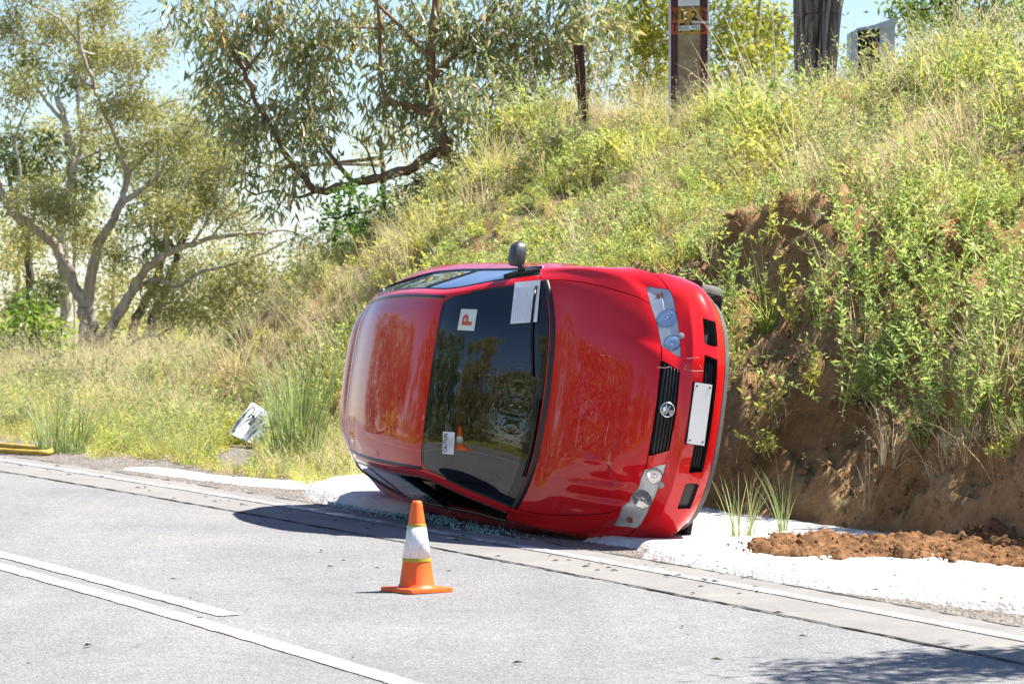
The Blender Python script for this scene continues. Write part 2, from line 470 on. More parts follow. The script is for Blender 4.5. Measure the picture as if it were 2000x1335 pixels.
soil_heap("small scatter of pale brown soil behind the car's roof", gpoly([(615, 925), (650, 940), (720, 945), (740, 905), (690, 880), (635, 890)]), .14, 15, .25, 700)

# crumbs and stones lying on the cut face
def cut_crumbs():
    R = np.random.default_rng(808); n = 4200
    s = R.uniform(13, 26, n); q = R.uniform(0, 1, n) ** 1.3 * 1.5 - .05; nn = toe(s) + q
    X, Y = xy(s, nn); Z = base_z(X, Y) + bank_z(s, nn) - .012
    base = np.array([(0, 0, 1), (0, 0, -1), (1, 0, 0), (-1, 0, 0), (0, 1, 0), (0, -1, 0)], float)
    fc = np.array([(0, 2, 4), (0, 4, 3), (0, 3, 5), (0, 5, 2), (1, 4, 2), (1, 3, 4), (1, 5, 3), (1, 2, 5)])
    r = R.uniform(.006, .026, n) * np.where(R.random(n) < .05, 2.2, 1)
    V = np.stack([X, Y, Z], -1)[:, None] + base[None] * r[:, None, None] * R.uniform(.55, 1.3, (n, 6, 3))
    F = (fc[None] + (np.arange(n) * 6)[:, None, None]).reshape(-1, 3)
    o = link(bpy.data.objects.new('bank_crumbs', fast_mesh('bank_crumbs', V.reshape(-1, 3), F, M['soil'])))
    tag(o, "crumbled clods and stones clinging to the cut clay face", "soil", None, 'stuff')
cut_crumbs()
# ------------------------------------------------------------------ the overturned car
def car_paint():
    t = NT("red_paint"); c = t.coords()
    dirt = t.noise(2.2, 6, .65, c); fine = t.noise(90, 3, .6, c)
    col = t.mix(t.math('MULTIPLY', t.ramp(dirt, [(.52, (0, 0, 0)), (.8, (1, 1, 1))]), .10), (.66, .009, .012), (.46, .16, .10))
    flake = t.ramp(fine, [(.35, (.9, .9, .9)), (.65, (1, 1, 1))])
    col = t.mix(1.0, col, flake, 'MULTIPLY')
    rough = t.math('ADD', t.math('MULTIPLY', dirt, .12), .22)
    p = t.bsdf(col, rough, .0, None, .03, 1.0, .006)
    return t.done(p)
M['paint'] = car_paint()
M['trim'] = simple("black_plastic_trim", (.018, .018, .02), .45, 0, .2, 20, .1)
M['gloss_black'] = simple("gloss_black_seal", (.010, .010, .012), .18, 0, .2, 10)
M['underbody'] = simple("underbody_coating", (.03, .028, .026), .85, 0, .4, 8, .4)
M['tyre'] = simple("dusty_tyre_rubber", (.11, .105, .10), .8, 0, .3, 14, .3)
M['alloy'] = simple("wheel_silver", (.42, .43, .45), .35, .8, .15, 9)
M['chrome'] = simple("chrome", (.85, .86, .88), .06, 1, .03, 9)
M['reflector'] = simple("lamp_reflector", (.96, .96, .96), .13, .85, .08, 30)
M['lamp_house'] = simple("lamp_housing", (.93, .94, .95), .35, .0, .15, 25)
M['amber'] = simple("amber_bulb", (.55, .22, .08), .3, 0, .1, 20)
M['seat'] = simple("seat_cloth", (.035, .036, .04), .9, 0, .3, 40, .3)
M['dash'] = simple("dashboard_vinyl", (.03, .031, .034), .6, 0, .2, 30, .2)
M['plate'] = simple("white_plate", (.86, .87, .86), .4, 0, .03, 5)
M['paper'] = simple("paper", (.80, .81, .84), .7, 0, .03, 8)
M['ink'] = simple("black_print", (.02, .02, .022), .6, 0, .1, 30)
M['pale_ink'] = simple("pale_print", (.52, .53, .58), .7, 0, .1, 30)
M['p_red'] = simple("red_print", (.62, .10, .05), .5, 0, .1, 30)
M['p_cream'] = simple("cream_plastic", (.74, .78, .70), .45, 0, .05, 10)
M['scratch'] = simple("bare_scratch", (.72, .62, .60), .5, 0, .2, 60)
M['grey_cap'] = simple("grey_plastic_cap", (.30, .31, .33), .4, 0, .1, 30)

def glass_mat(name, tint, frit=None, gain=1.7):
    t = NT(name)
    fr = t.n("ShaderNodeFresnel"); fr.inputs[0].default_value = 1.52
    tr = t.n("ShaderNodeBsdfTransparent"); tr.inputs[0].default_value = (*tint, 1)
    gl = t.n("ShaderNodeBsdfGlossy"); gl.inputs["Roughness"].default_value = .004
    gl.inputs[0].default_value = (1, 1, 1, 1)
    k = t.math('MULTIPLY', fr.outputs[0], gain)       # two faces of the pane
    mx = t.n("ShaderNodeMixShader"); t.l(k, mx.inputs[0]); t.l(tr.outputs[0], mx.inputs[1]); t.l(gl.outputs[0], mx.inputs[2])
    if frit is None: return t.done(mx)
    uv = t.n("ShaderNodeUVMap", uv_map="cage")
    sep = t.n("ShaderNodeSeparateXYZ"); t.l(uv.outputs[0], sep.inputs[0])
    (u0, u1, v1) = frit                                # printed black border, in cage coordinates
    du = t.math('SUBTRACT', t.math('ABSOLUTE', t.math('SUBTRACT', sep.outputs[0], (u0 + u1) / 2)), (u1 - u0) / 2 - .22)
    dv = t.math('SUBTRACT', t.math('MULTIPLY', t.math('ABSOLUTE', sep.outputs[1]), 1.0), v1 - .30)
    du = t.math('DIVIDE', t.math('MAXIMUM', du, 0.0), .22); dv = t.math('DIVIDE', t.math('MAXIMUM', dv, 0.0), .30)
    d = t.math('ADD', t.math('MULTIPLY', du, du), t.math('MULTIPLY', dv, dv))
    inside = t.math('LESS_THAN', d, 1.0)
    blk = t.bsdf((.006, .006, .007), .03, 0, None, .6)
    m2 = t.n("ShaderNodeMixShader"); t.l(inside, m2.inputs[0]); t.l(blk.outputs[0], m2.inputs[1]); t.l(mx.outputs[0], m2.inputs[2])
    # the body colour carries round the two upper corners of the glass
    cu = t.math('DIVIDE', t.math('MAXIMUM', t.math('SUBTRACT', sep.outputs[0], 5.60), 0.0), .40)
    cv = t.math('DIVIDE', t.math('MAXIMUM', t.math('SUBTRACT', t.math('ABSOLUTE', sep.outputs[1]), 3.30), 0.0), .70)
    corner = t.math('GREATER_THAN', t.math('ADD', t.math('MULTIPLY', cu, cu), t.math('MULTIPLY', cv, cv)), 1.0)
    red = t.bsdf((.66, .009, .012), .28, 0, None, .03, 1.0, .006)
    m3 = t.n("ShaderNodeMixShader"); t.l(corner, m3.inputs[0]); t.l(m2.outputs[0], m3.inputs[1]); t.l(red.outputs[0], m3.inputs[2])
    return t.done(m3)
M['windscreen'] = glass_mat("windscreen_glass", (.20, .23, .22), (4.22, 5.93, 3.80))
M['sideglass'] = glass_mat("tinted_side_glass", (.12, .13, .135))
M['lens'] = glass_mat("clear_lamp_lens", (.99, .99, 1.0), None, .9)

# cage: top[s][c], side[s][q], front[t][c], rear[t][c]; (f from nose, w half width, z height), left half
top = {
0: [(-.085,0,.695),(-.129,.294,.685),(-.185,.377,.668),(-.265,.50,.675),(-.395,.635,.685),(-.47,.70,.672),(-.543,.746,.655)],
1: [(-.30,0,.80),(-.33,.31,.79),(-.37,.42,.775),(-.43,.55,.757),(-.53,.675,.737),(-.60,.745,.730),(-.66,.80,.715)],
2: [(-.62,0,.89),(-.64,.33,.882),(-.67,.47,.868),(-.71,.60,.850),(-.77,.712,.825),(-.83,.785,.810),(-.88,.832,.785)],
3: [(-.90,0,.957),(-.915,.34,.951),(-.94,.49,.943),(-.98,.63,.930),(-1.05,.735,.912),(-1.10,.797,.888),(-1.13,.838,.855)],
4: [(-1.085,0,1.002),(-1.115,.34,1.003),(-1.165,.50,1.005),(-1.235,.63,1.012),(-1.314,.721,1.018),(-1.40,.765,1.000),(-1.48,.815,.955)],
5: [(-1.50,0,1.240),(-1.52,.31,1.236),(-1.56,.46,1.228),(-1.61,.56,1.216),(-1.66,.640,1.203),(-1.72,.697,1.172),(-1.78,.803,.965)],
6: [(-1.945,0,1.429),(-1.955,.28,1.422),(-1.97,.41,1.412),(-1.985,.49,1.400),(-2.002,.557,1.380),(-2.04,.622,1.325),(-2.10,.797,.97)],
7: [(-2.40,0,1.478),(-2.40,.275,1.471),(-2.40,.40,1.460),(-2.40,.475,1.447),(-2.40,.553,1.420),(-2.40,.617,1.360),(-2.45,.792,.975)],
8: [(-2.85,0,1.474),(-2.85,.27,1.467),(-2.85,.395,1.456),(-2.85,.465,1.443),(-2.85,.542,1.412),(-2.85,.606,1.353),(-2.85,.785,.985)],
9: [(-3.20,0,1.440),(-3.20,.265,1.433),(-3.19,.385,1.422),(-3.18,.452,1.410),(-3.18,.525,1.380),(-3.20,.590,1.322),(-3.22,.752,1.03)],
10:[(-3.47,0,1.395),(-3.465,.26,1.389),(-3.45,.375,1.378),(-3.425,.44,1.366),(-3.395,.507,1.347),(-3.43,.577,1.285),(-3.50,.640,1.20)],
11:[(-3.78,0,1.325),(-3.77,.26,1.318),(-3.74,.375,1.306),(-3.70,.44,1.292),(-3.65,.505,1.27),(-3.68,.575,1.205),(-3.74,.645,1.10)],
12:[(-4.08,0,.98),(-4.07,.28,.978),(-4.05,.42,.975),(-4.02,.53,.97),(-3.99,.61,.965),(-4.0,.66,.95),(-4.02,.70,.92)],
}
side = {
0: [(-.366,.736,.581),(-.335,.765,.51),(-.335,.785,.435),(-.368,.775,.352),(-.46,.735,.262),(-.475,.718,.218)],
1: [(-.60,.835,.60),(-.56,.842,.50),(-.548,.832,.41),(-.548,.805,.32),(-.565,.77,.245),(-.58,.75,.205)],
2: [(-.87,.862,.665),(-.87,.865,.64),(-.87,.86,.4),(-.87,.855,.3),(-.87,.84,.22),(-.87,.81,.18)],
3: [(-1.15,.862,.62),(-1.185,.862,.50),(-1.205,.86,.40),(-1.205,.855,.31),(-1.20,.84,.22),(-1.19,.80,.19)],
4: [(-1.50,.862,.82),(-1.50,.867,.68),(-1.50,.868,.55),(-1.50,.862,.42),(-1.50,.845,.28),(-1.50,.80,.20)],
5: [(-1.80,.863,.82),(-1.80,.868,.68),(-1.80,.869,.55),(-1.80,.862,.42),(-1.80,.845,.28),(-1.80,.80,.20)],
6: [(-2.10,.863,.82),(-2.10,.868,.68),(-2.10,.869,.55),(-2.10,.862,.42),(-2.10,.845,.28),(-2.10,.80,.20)],
7: [(-2.45,.863,.82),(-2.45,.868,.68),(-2.45,.869,.55),(-2.45,.862,.42),(-2.45,.845,.28),(-2.45,.80,.20)],
8: [(-2.85,.860,.825),(-2.85,.867,.68),(-2.85,.868,.55),(-2.85,.862,.42),(-2.85,.845,.28),(-2.85,.80,.20)],
9: [(-3.20,.852,.84),(-3.16,.864,.61),(-3.13,.865,.45),(-3.13,.862,.34),(-3.14,.845,.25),(-3.16,.80,.19)],
10:[(-3.47,.835,.86),(-3.47,.860,.66),(-3.47,.86,.45),(-3.47,.86,.34),(-3.47,.84,.25),(-3.47,.80,.19)],
11:[(-3.80,.80,.86),(-3.79,.83,.60),(-3.81,.84,.45),(-3.81,.835,.36),(-3.80,.82,.27),(-3.78,.78,.20)],
12:[(-4.08,.74,.84),(-4.14,.755,.70),(-4.15,.765,.55),(-4.15,.765,.42),(-4.12,.75,.30),(-4.08,.72,.22)],
}
front = {
1: [(-.058,0,.575),(-.082,.243,.578),(-.094,.323,.574),(-.15,.45,.572),(-.225,.58,.573),(-.29,.665,.576)],
2: [(-.026,0,.512),(-.038,.247,.512),(-.052,.338,.512),(-.095,.46,.511),(-.17,.60,.511),(-.245,.695,.51)],
3: [(-.012,0,.437),(-.03,.25,.436),(-.052,.36,.432),(-.078,.43,.431),(-.145,.585,.433),(-.228,.705,.434)],
4: [(-.008,0,.352),(-.024,.25,.352),(-.043,.34,.354),(-.072,.425,.350),(-.142,.572,.350),(-.245,.70,.350)],
5: [(-.026,0,.290),(-.043,.25,.289),(-.070,.36,.287),(-.115,.46,.284),(-.205,.58,.277),(-.325,.675,.270)],
6: [(-.05,0,.248),(-.066,.25,.247),(-.093,.355,.245),(-.137,.455,.241),(-.226,.57,.234),(-.345,.66,.226)],
}
def car_cage():
    V = []; idx = {}
    def vid(p, side_sign):
        p = (p[0], p[1] * side_sign, p[2])
        k = tuple(round(a, 5) for a in (p[0], p[1] + 0.0, p[2]))
        if abs(k[1]) < 1e-6: k = (k[0], 0.0, k[2])
        if k not in idx: idx[k] = len(V); V.append((k[0], k[1], k[2]))
        return idx[k]
    F = []; T = []; UV = []
    def T_top(s, c):
        if s < 4: return 'bonnet' if c < 4 else 'front_guard'
        if s < 6 and c < 4: return 'windscreen'
        if s < 10:
            if c < 4: return 'roof'
            return 'roof_pillar' if c == 4 else 'side_window'
        if c >= 4: return 'rear_quarter'
        return 'tailgate_spoiler' if s == 10 else 'rear_window'
    def T_side(s, q):
        if q == 5: return 'sill_skirt'
        if s == 0: return 'front_guard' if q == 0 else 'front_bumper'
        if 1 <= s < 3: return 'front_guard' if q == 0 else None
        if s == 3: return 'front_guard'
        if s < 7: return 'front_door'
        if s < 9: return 'rear_door'
        if s in (9, 10): return 'rear_quarter' if q < 2 else None
        return 'rear_quarter' if q < 2 else 'rear_bumper'
    def T_front(t, c):
        if t == 0: return 'grille' if c == 0 else ('front_bumper' if c == 1 else 'headlight')
        if t == 5: return 'sill_skirt'
        if t == 3 and c < 2: return 'intake_slot'
        if t == 3 and c == 3: return 'fog_vent'
        return 'front_bumper'
    def T_rear(t, c): return 'tailgate' if t < 3 else ('rear_bumper' if t < 5 else 'sill_skirt')
    for sg in (1, -1):
        tp = lambda s, c: top[s][c]
        sp = lambda s, q: top[s][6] if q == 0 else side[s][q - 1]
        def fp(t, c):
            if t == 0: return top[0][c]
            return side[0][t - 1] if c == 6 else front[t][c]
        cz = [.98, .88, .74, .60, .48, .33, .23]; cf = [-4.08, -4.14, -4.18, -4.27, -4.29, -4.26, -4.22]
        def rp(t, c):
            if t == 0: return top[12][c]
            e = side[12][t - 1]
            if c == 6: return e
            w = (0, .27, .40, .51, .60, .67)[c] * e[1] / .75; k = (w / e[1]) ** 3
            return (cf[t] + (e[0] - cf[t]) * k, w, cz[t] + (e[2] - cz[t]) * k)
        def quad(a, b, c, d, tg, uv):
            f = [vid(p, sg) for p in (a, b, c, d)]
            if sg < 0: f = f[::-1]; uv = uv[::-1]
            F.append(f); T.append((tg, sg)); UV.append(uv)
        for s in range(12):
            for c in range(6):
                quad(tp(s, c), tp(s, c + 1), tp(s + 1, c + 1), tp(s + 1, c), T_top(s, c), [(s, sg * c), (s, sg * (c + 1)), (s + 1, sg * (c + 1)), (s + 1, sg * c)])
            for q in range(6):
                quad(sp(s, q), sp(s, q + 1), sp(s + 1, q + 1), sp(s + 1, q), T_side(s, q), [(s, 20 + q), (s, 21 + q), (s + 1, 21 + q), (s + 1, 20 + q)])
        for t in range(6):
            for c in range(6):
                quad(fp(t, c), fp(t + 1, c), fp(t + 1, c + 1), fp(t, c + 1), T_front(t, c), [(-t, sg * c), (-t - 1, sg * c), (-t - 1, sg * (c + 1)), (-t, sg * (c + 1))])
                quad(rp(t, c), rp(t, c + 1), rp(t + 1, c + 1), rp(t + 1, c), T_rear(t, c), [(t, 40), (t, 41), (t + 1, 41), (t + 1, 40)])
    return V, F, T, UV
CV, CF, CT, CUV = car_cage()
tags = []
for tname, sg in CT:
    sided = tname in ('front_guard', 'roof_pillar', 'side_window', 'rear_quarter', 'front_door', 'rear_door', 'headlight', 'fog_vent')
    k = (tname, sg if sided else 0)
    if k not in tags: tags.append(k)
def tagkey(tname, sg):
    return (tname, sg) if (tname, sg) in tags else (tname, 0)
def subdiv(P, levels):
    me = bpy.data.meshes.new("cage"); me.from_pydata([tuple(p) for p in P], [], CF)
    for i, (tn, sg) in enumerate(CT): me.polygons[i].material_index = tags.index(tagkey(tn, sg))
    for _ in tags: me.materials.append(None)
    uv = me.uv_layers.new(name="cage")
    for i, pl in enumerate(me.polygons):
        for j, li in enumerate(pl.loop_indices): uv.data[li].uv = CUV[i][j]
    cr = me.attributes.new("crease_edge", 'FLOAT', 'EDGE')
    for e in me.edges:
        k = 0.0
        for f in CREASE:
            if f(P0[e.vertices[0]], P0[e.vertices[1]]): k = .55
        cr.data[e.index].value = k
    o = bpy.data.objects.new("cage", me); COL.objects.link(o)
    md = o.modifiers.new("s", 'SUBSURF'); md.levels = levels; md.use_limit_surface = True
    md.uv_smooth = 'NONE'; md.boundary_smooth = 'PRESERVE_CORNERS'
    dg = bpy.context.evaluated_depsgraph_get()
    r = bpy.data.meshes.new_from_object(o.evaluated_get(dg), depsgraph=dg)
    bpy.data.objects.remove(o); bpy.data.meshes.remove(me)
    return r
P0 = CV
RIDGE = {tuple(round(a, 5) for a in (p[0], p[1] * g, p[2])) for p in front[2][:6] + [side[0][1]] for g in (1, -1)}
CREASE = [lambda a, b: tuple(round(x, 5) for x in a) in RIDGE and tuple(round(x, 5) for x in b) in RIDGE]
Tgt = np.array(CV); P = Tgt.copy()
for it in range(4):
    r = subdiv(P, 1)
    co = np.empty(len(r.vertices) * 3); r.vertices.foreach_get("co", co)
    P += .8 * (Tgt - co.reshape(-1, 3)[:len(Tgt)])
    bpy.data.meshes.remove(r)
skin = subdiv(P, 4)

# crumple on the bonnet where it was pushed in
def dent(co):
    x, y, z = co
    d = 0
    for (fx, wy, rx, ry, dep) in ((-.42, -.47, .13, .028, -.030), (-.36, -.40, .04, .11, .026), (-.50, -.58, .20, .022, -.024), (-.55, -.36, .10, .018, .014), (-.27, -.46, .03, .07, -.014),
                                  (-.30, -.30, .04, .10, .012), (-.62, -.52, .12, .022, .012), (-.72, -.66, .16, .03, -.010), (-.40, -.62, .10, .025, .013)):
        a = ((x - fx) / rx) ** 2 + ((y - wy) / ry) ** 2
        if a < 9: d += dep * math.exp(-a)
    return d
for v in skin.vertices:
    x, y, z = v.co
    if -1.05 < x < -.12 and -.72 < y < -.1 and z > .6:
        v.co.z += dent(v.co) * min(1, max(0, (-.13 - x) / .08))
skin.update()
body_bvh_verts = [v.co.copy() for v in skin.vertices]
body_bvh = BVHTree.FromPolygons(body_bvh_verts, [tuple(p.vertices) for p in skin.polygons])

CAR_F = Vector((0.3951352, -0.9184283, -0.01891104)); CAR_L = Vector((0.13465714, 0.03754504, 0.9901807)); CAR_U = Vector((-0.90869997, -0.39380176, 0.1385083))
CAR_O = Vector((1.537, 21.849, .787))
CARM = Matrix(((CAR_F.x, CAR_L.x, CAR_U.x, CAR_O.x), (CAR_F.y, CAR_L.y, CAR_U.y, CAR_O.y), (CAR_F.z, CAR_L.z, CAR_U.z, CAR_O.z), (0, 0, 0, 1)))
CARI = CARM.inverted()
car = empty("hatchback_car")
car.matrix_world = CARM
tag(car, "red five-door hatchback lying on its right side at the road edge", "car")

def split_part(key, name, mat, gap=.0028, flange=.016, parent=car, label=None, offset=0):
    ti = tags.index(key)
    b = bmesh.new(); b.from_mesh(skin)
    bmesh.ops.delete(b, geom=[f for f in b.faces if f.material_index != ti], context='FACES')
    b.normal_update()
    nor = {v: v.normal.copy() for v in b.verts}
    if offset:
        for v in b.verts: v.co += nor[v] * offset
    bd = [e for e in b.edges if e.is_boundary and not all(abs(v.co.y) < 1e-5 for v in e.verts)]
    bset = set(v for e in bd for v in e.verts)
    mv = {}
    for v in bset:
        s = Vector(); k = 0
        for e in v.link_edges:
            o = e.other_vert(v)
            if o not in bset: s += (o.co - v.co); k += 1
        if k:
            s -= nor[v] * s.dot(nor[v])
            if s.length > 1e-7: mv[v] = s.normalized() * gap
    for v, d in mv.items(): v.co += d
    if flange:
        ex = bmesh.ops.extrude_edge_only(b, edges=bd)
        for g in ex['geom']:
            if isinstance(g, bmesh.types.BMVert):
                src = min((e.other_vert(g) for e in g.link_edges), key=lambda o: (o.co - g.co).length)
                g.co -= nor.get(src, Vector()) * flange
    for f in b.faces: f.smooth = True; f.material_index = 0
    for e in b.edges:
        if len(e.link_faces) == 2 and e.calc_face_angle(0) > math.radians(40): e.smooth = False
    me = bpy.data.meshes.new(name); b.to_mesh(me); b.free()
    me.materials.clear(); me.materials.append(mat)
    o = link(bpy.data.objects.new(name, me), parent)
    if label: o["label"] = label
    return o
parts = {}
M['skirt'] = simple("dusty_grey_plastic", (.10, .10, .10), .7, 0, .3, 9, .2)
MATS = {'windscreen': 'windscreen', 'side_window': 'sideglass', 'rear_window': 'sideglass', 'headlight': 'lens', 'sill_skirt': 'skirt'}
skip = {'grille', 'intake_slot', 'fog_vent', None}
for key in tags:
    tn, sg = key
    if tn in skip: continue
    nm = {'headlight': 'headlight_lens', 'sill_skirt': 'lower_skirt'}.get(tn, tn)
    g = .0042; fl = .018
    if tn in ('windscreen', 'side_window', 'rear_window'): g = .001; fl = .006
    if tn == 'roof_pillar': g = .0022
    parts[key] = split_part(key, nm, M[MATS.get(tn, 'paint')], g, fl)
bw = bmesh.new(); wme = parts[('side_window', -1)].data; bw.from_mesh(wme); uvl = bw.loops.layers.uv["cage"]
bmesh.ops.delete(bw, geom=[f for f in bw.faces if np.mean([l[uvl].uv[0] for l in f.loops]) < 7.0], context='FACES')
bw.to_mesh(wme); bw.free()
parts[('side_window', -1)]["label"] = "lower rear side window, the front one beside it shattered out"
parts[('bonnet', 0)]["label"] = "red bonnet, creased and dented on its lower front corner"
# black liner added under panels to block light in the gaps, windows left open
def inner_shell():
    b = bmesh.new(); b.from_mesh(skin)
    b.normal_update()
    nor = [v.normal.copy() for v in b.verts]
    for v, n in zip(b.verts, nor): v.co -= n * .022
    openk = [tags.index(k) for k in tags if k[0] in ('windscreen', 'side_window', 'rear_window', 'headlight', 'grille', 'intake_slot', 'fog_vent', None)]
    bmesh.ops.delete(b, geom=[f for f in b.faces if f.material_index in openk], context='FACES')
    me = bpy.data.meshes.new("light_block_liner"); b.to_mesh(me); b.free()
    me.materials.clear(); me.materials.append(M['underbody'])
    return link(bpy.data.objects.new("light_block_liner", me), car)
inner_shell()

def tag_backing(key, depth, name, mat, smooth=True, close=True):
    """recess: same faces set back with side walls"""
    ti = tags.index(key)
    b = bmesh.new(); b.from_mesh(skin)
    bmesh.ops.delete(b, geom=[f for f in b.faces if f.material_index != ti], context='FACES')
    b.normal_update()
    nor = {v: v.normal.copy() for v in b.verts}
    bd = [e for e in b.edges if e.is_boundary]
    for v in b.verts: v.co -= nor[v] * depth
    ex = bmesh.ops.extrude_edge_only(b, edges=bd)
    for g in ex['geom']:
        if isinstance(g, bmesh.types.BMVert):
            src = min((e.other_vert(g) for e in g.link_edges), key=lambda o: (o.co - g.co).length)
            g.co += nor.get(src, Vector()) * (depth - .002)
    for f in b.faces: f.smooth = True; f.material_index = 0
    for e in b.edges:
        if len(e.link_faces) == 2 and e.calc_face_angle(0) > math.radians(40): e.smooth = False
    me = bpy.data.meshes.new(name); b.to_mesh(me); b.free()
    me.materials.clear(); me.materials.append(mat)
    return link(bpy.data.objects.new(name, me), car)

# surface lookup in car space: point on the front fascia / top for given (w, z) or (f, w)
def on_front(w, z):
    h = body_bvh.ray_cast(Vector((1, w, z)), Vector((-1, 0, 0))); return h[0], h[1]
def on_top(f, w):
    h = body_bvh.ray_cast(Vector((f, w, 3)), Vector((0, 0, -1))); return h[0], h[1]
def fix_n(n, ref):
    return n if n.dot(ref) > 0 else -n

# grille: recessed backing, frame and bars
gr = tag_backing(('grille', 0), .045, 'grille', M['trim'])
def fascia_tube(w0, w1, zf, r, n=24, out=0.0, flat=1.0):
    pts = []
    for i in range(n + 1):
        w = w0 + (w1 - w0) * i / n
        p, nn = on_front(w, zf(w))
        nn = fix_n(nn, Vector((1, 0, 0))); pts.append(p + nn * out)
    return pts
for k in range(5):
    mb = MB(); a = .10 + .2 * k
    def zf(w, a=a): return .578 + (.690 - .578) * a - .02 * (abs(w) / .29) ** 2 * a
    hw = .243 + (.285 - .243) * a
    mb.tube(fascia_tube(-hw, hw, zf, .0, out=-.010), .0085, 8, True, .8)
    mb.build('grille_bar', M['trim'], gr, smooth=True)
# intake slot with bars
sl = tag_backing(('intake_slot', 0), .07, 'intake_slot', M['trim'])
for z in (.372, .392, .412):
    mb = MB(); mb.tube(fascia_tube(-.335, .335, lambda w, z=z: z, .0, out=-.03), .0055, 6); mb.build('intake_bar', M['trim'], sl, smooth=True)
for sg in (1, -1):
    v = tag_backing(('fog_vent', sg), .05 if sg > 0 else .022, 'fog_vent', M['trim'] if sg < 0 else M['underbody'])
# number plate (blank) with frame
def plate_on_front():
    mb = MB(); fr = MB()
    p, n = on_front(0, .443); x0 = p.x + .012
    for (b, hw, hz, dx) in ((mb, .186, .057, .004), (fr, .190, .061, 0)):
        for_side = [Vector((x0 + dx, -hw, .443 - hz)), Vector((x0 + dx, hw, .443 - hz)), Vector((x0 + dx, hw, .443 + hz)), Vector((x0 + dx, -hw, .443 + hz))]
        tilt = .06
        q = [Vector((a.x - tilt * (a.z - .443), a.y, a.z)) for a in for_side]
        back = [a - Vector((.006 if b is mb else .03, 0, 0)) for a in q]
        b.add(q + back, [(0, 1, 2, 3), (7, 6, 5, 4), (0, 4, 5, 1), (1, 5, 6, 2), (2, 6, 7, 3), (3, 7, 4, 0)])
    f = fr.build('plate_frame', M['gloss_black'], car)
    pl = mb.build('number_plate', M['plate'], car); pl["label"] = "blank white number plate"
    for w in (-.165, .165):
        for z in (.40, .485):
            s = MB(); s.lathe([(.006, 0), (.006, .002), (.003, .003)], 10, Matrix.Translation((x0 + .004 - .06 * (z - .443), w, z)) @ Matrix.Rotation(math.pi / 2, 4, 'Y'))
            s.build('plate_screw', M['ink'], pl)
plate_on_front()
# badge: chrome ring, black disc, rampant animal and ball relief
bp, bn = on_front(0, .632); bn = fix_n(bn, Vector((1, 0, 0)))
Bx = Vector((0, 1, 0)); By = bn.cross(Bx).normalized(); By = By if By.z > 0 else -By; bn = Bx.cross(By).normalized()
BM = Matrix(((Bx.x, By.x, bn.x, bp.x), (Bx.y, By.y, bn.y, bp.y), (Bx.z, By.z, bn.z, bp.z), (0, 0, 0, 1))) @ Matrix.Translation((0, 0, .004))
mb = MB(); mb.lathe([(.041, -.004), (.041, .004)], 32, BM); bd_ = mb.build('badge', M['gloss_black'], car); bd_["label"] = "round chrome-ringed badge of an animal with a ball"
ring = []
mb = MB()
mb.tube([BM @ Vector((.043 * math.cos(a), .043 * math.sin(a), .003)) for a in np.linspace(0, 2 * math.pi, 41)], .0042, 8, False)
mb.build('badge_ring', M['chrome'], bd_, smooth=True)
lion = [(-.026, .020), (-.018, .031), (-.004, .029), (.006, .033), (.017, .026), (.013, .018), (.022, .014), (.030, .018), (.031, .010), (.020, .004), (.010, .004),
        (.016, -.006), (.027, -.010), (.026, -.017), (.012, -.016), (.002, -.008), (-.004, -.014), (-.014, -.012), (-.012, -.002), (-.024, .002), (-.032, .010)]
mb = MB(); n = len(lion); zc = .008
V = [BM @ Vector((x, y, .004)) for x, y in lion] + [BM @ Vector((x * .9, y * .9, .0075)) for x, y in lion] + [BM @ Vector((-.003, .010, .0095))]
mb.add(V, [(i, (i + 1) % n, n + (i + 1) % n, n + i) for i in range(n)] + [(n + i, n + (i + 1) % n, 2 * n) for i in range(n)])
mb.build('badge_emblem', M['chrome'], bd_)
mb = MB()
mb.tube([BM @ Vector((-.014 + .012 * math.cos(a), -.024 + .012 * math.sin(a), .006)) for a in np.linspace(0, 2 * math.pi, 21)], .0028, 6, False)
mb.tube([BM @ Vector((-.014 + .005 * math.cos(a), -.024 + .005 * math.sin(a), .006)) for a in np.linspace(0, 2 * math.pi, 13)], .002, 6, False)
mb.build('badge_ball', M['chrome'], bd_, smooth=True)

def inside(v, gap=.004, deep=.0125):
    """keep lamp pieces between the lens and the housing"""
    v = Vector(v); q, n, _, _ = body_bvh.find_nearest(v); n = fix_n(n, Vector((1, 0, .6))); d = (v - q).dot(n)
    return v + n * (min(max(d, -deep), -gap) - d)
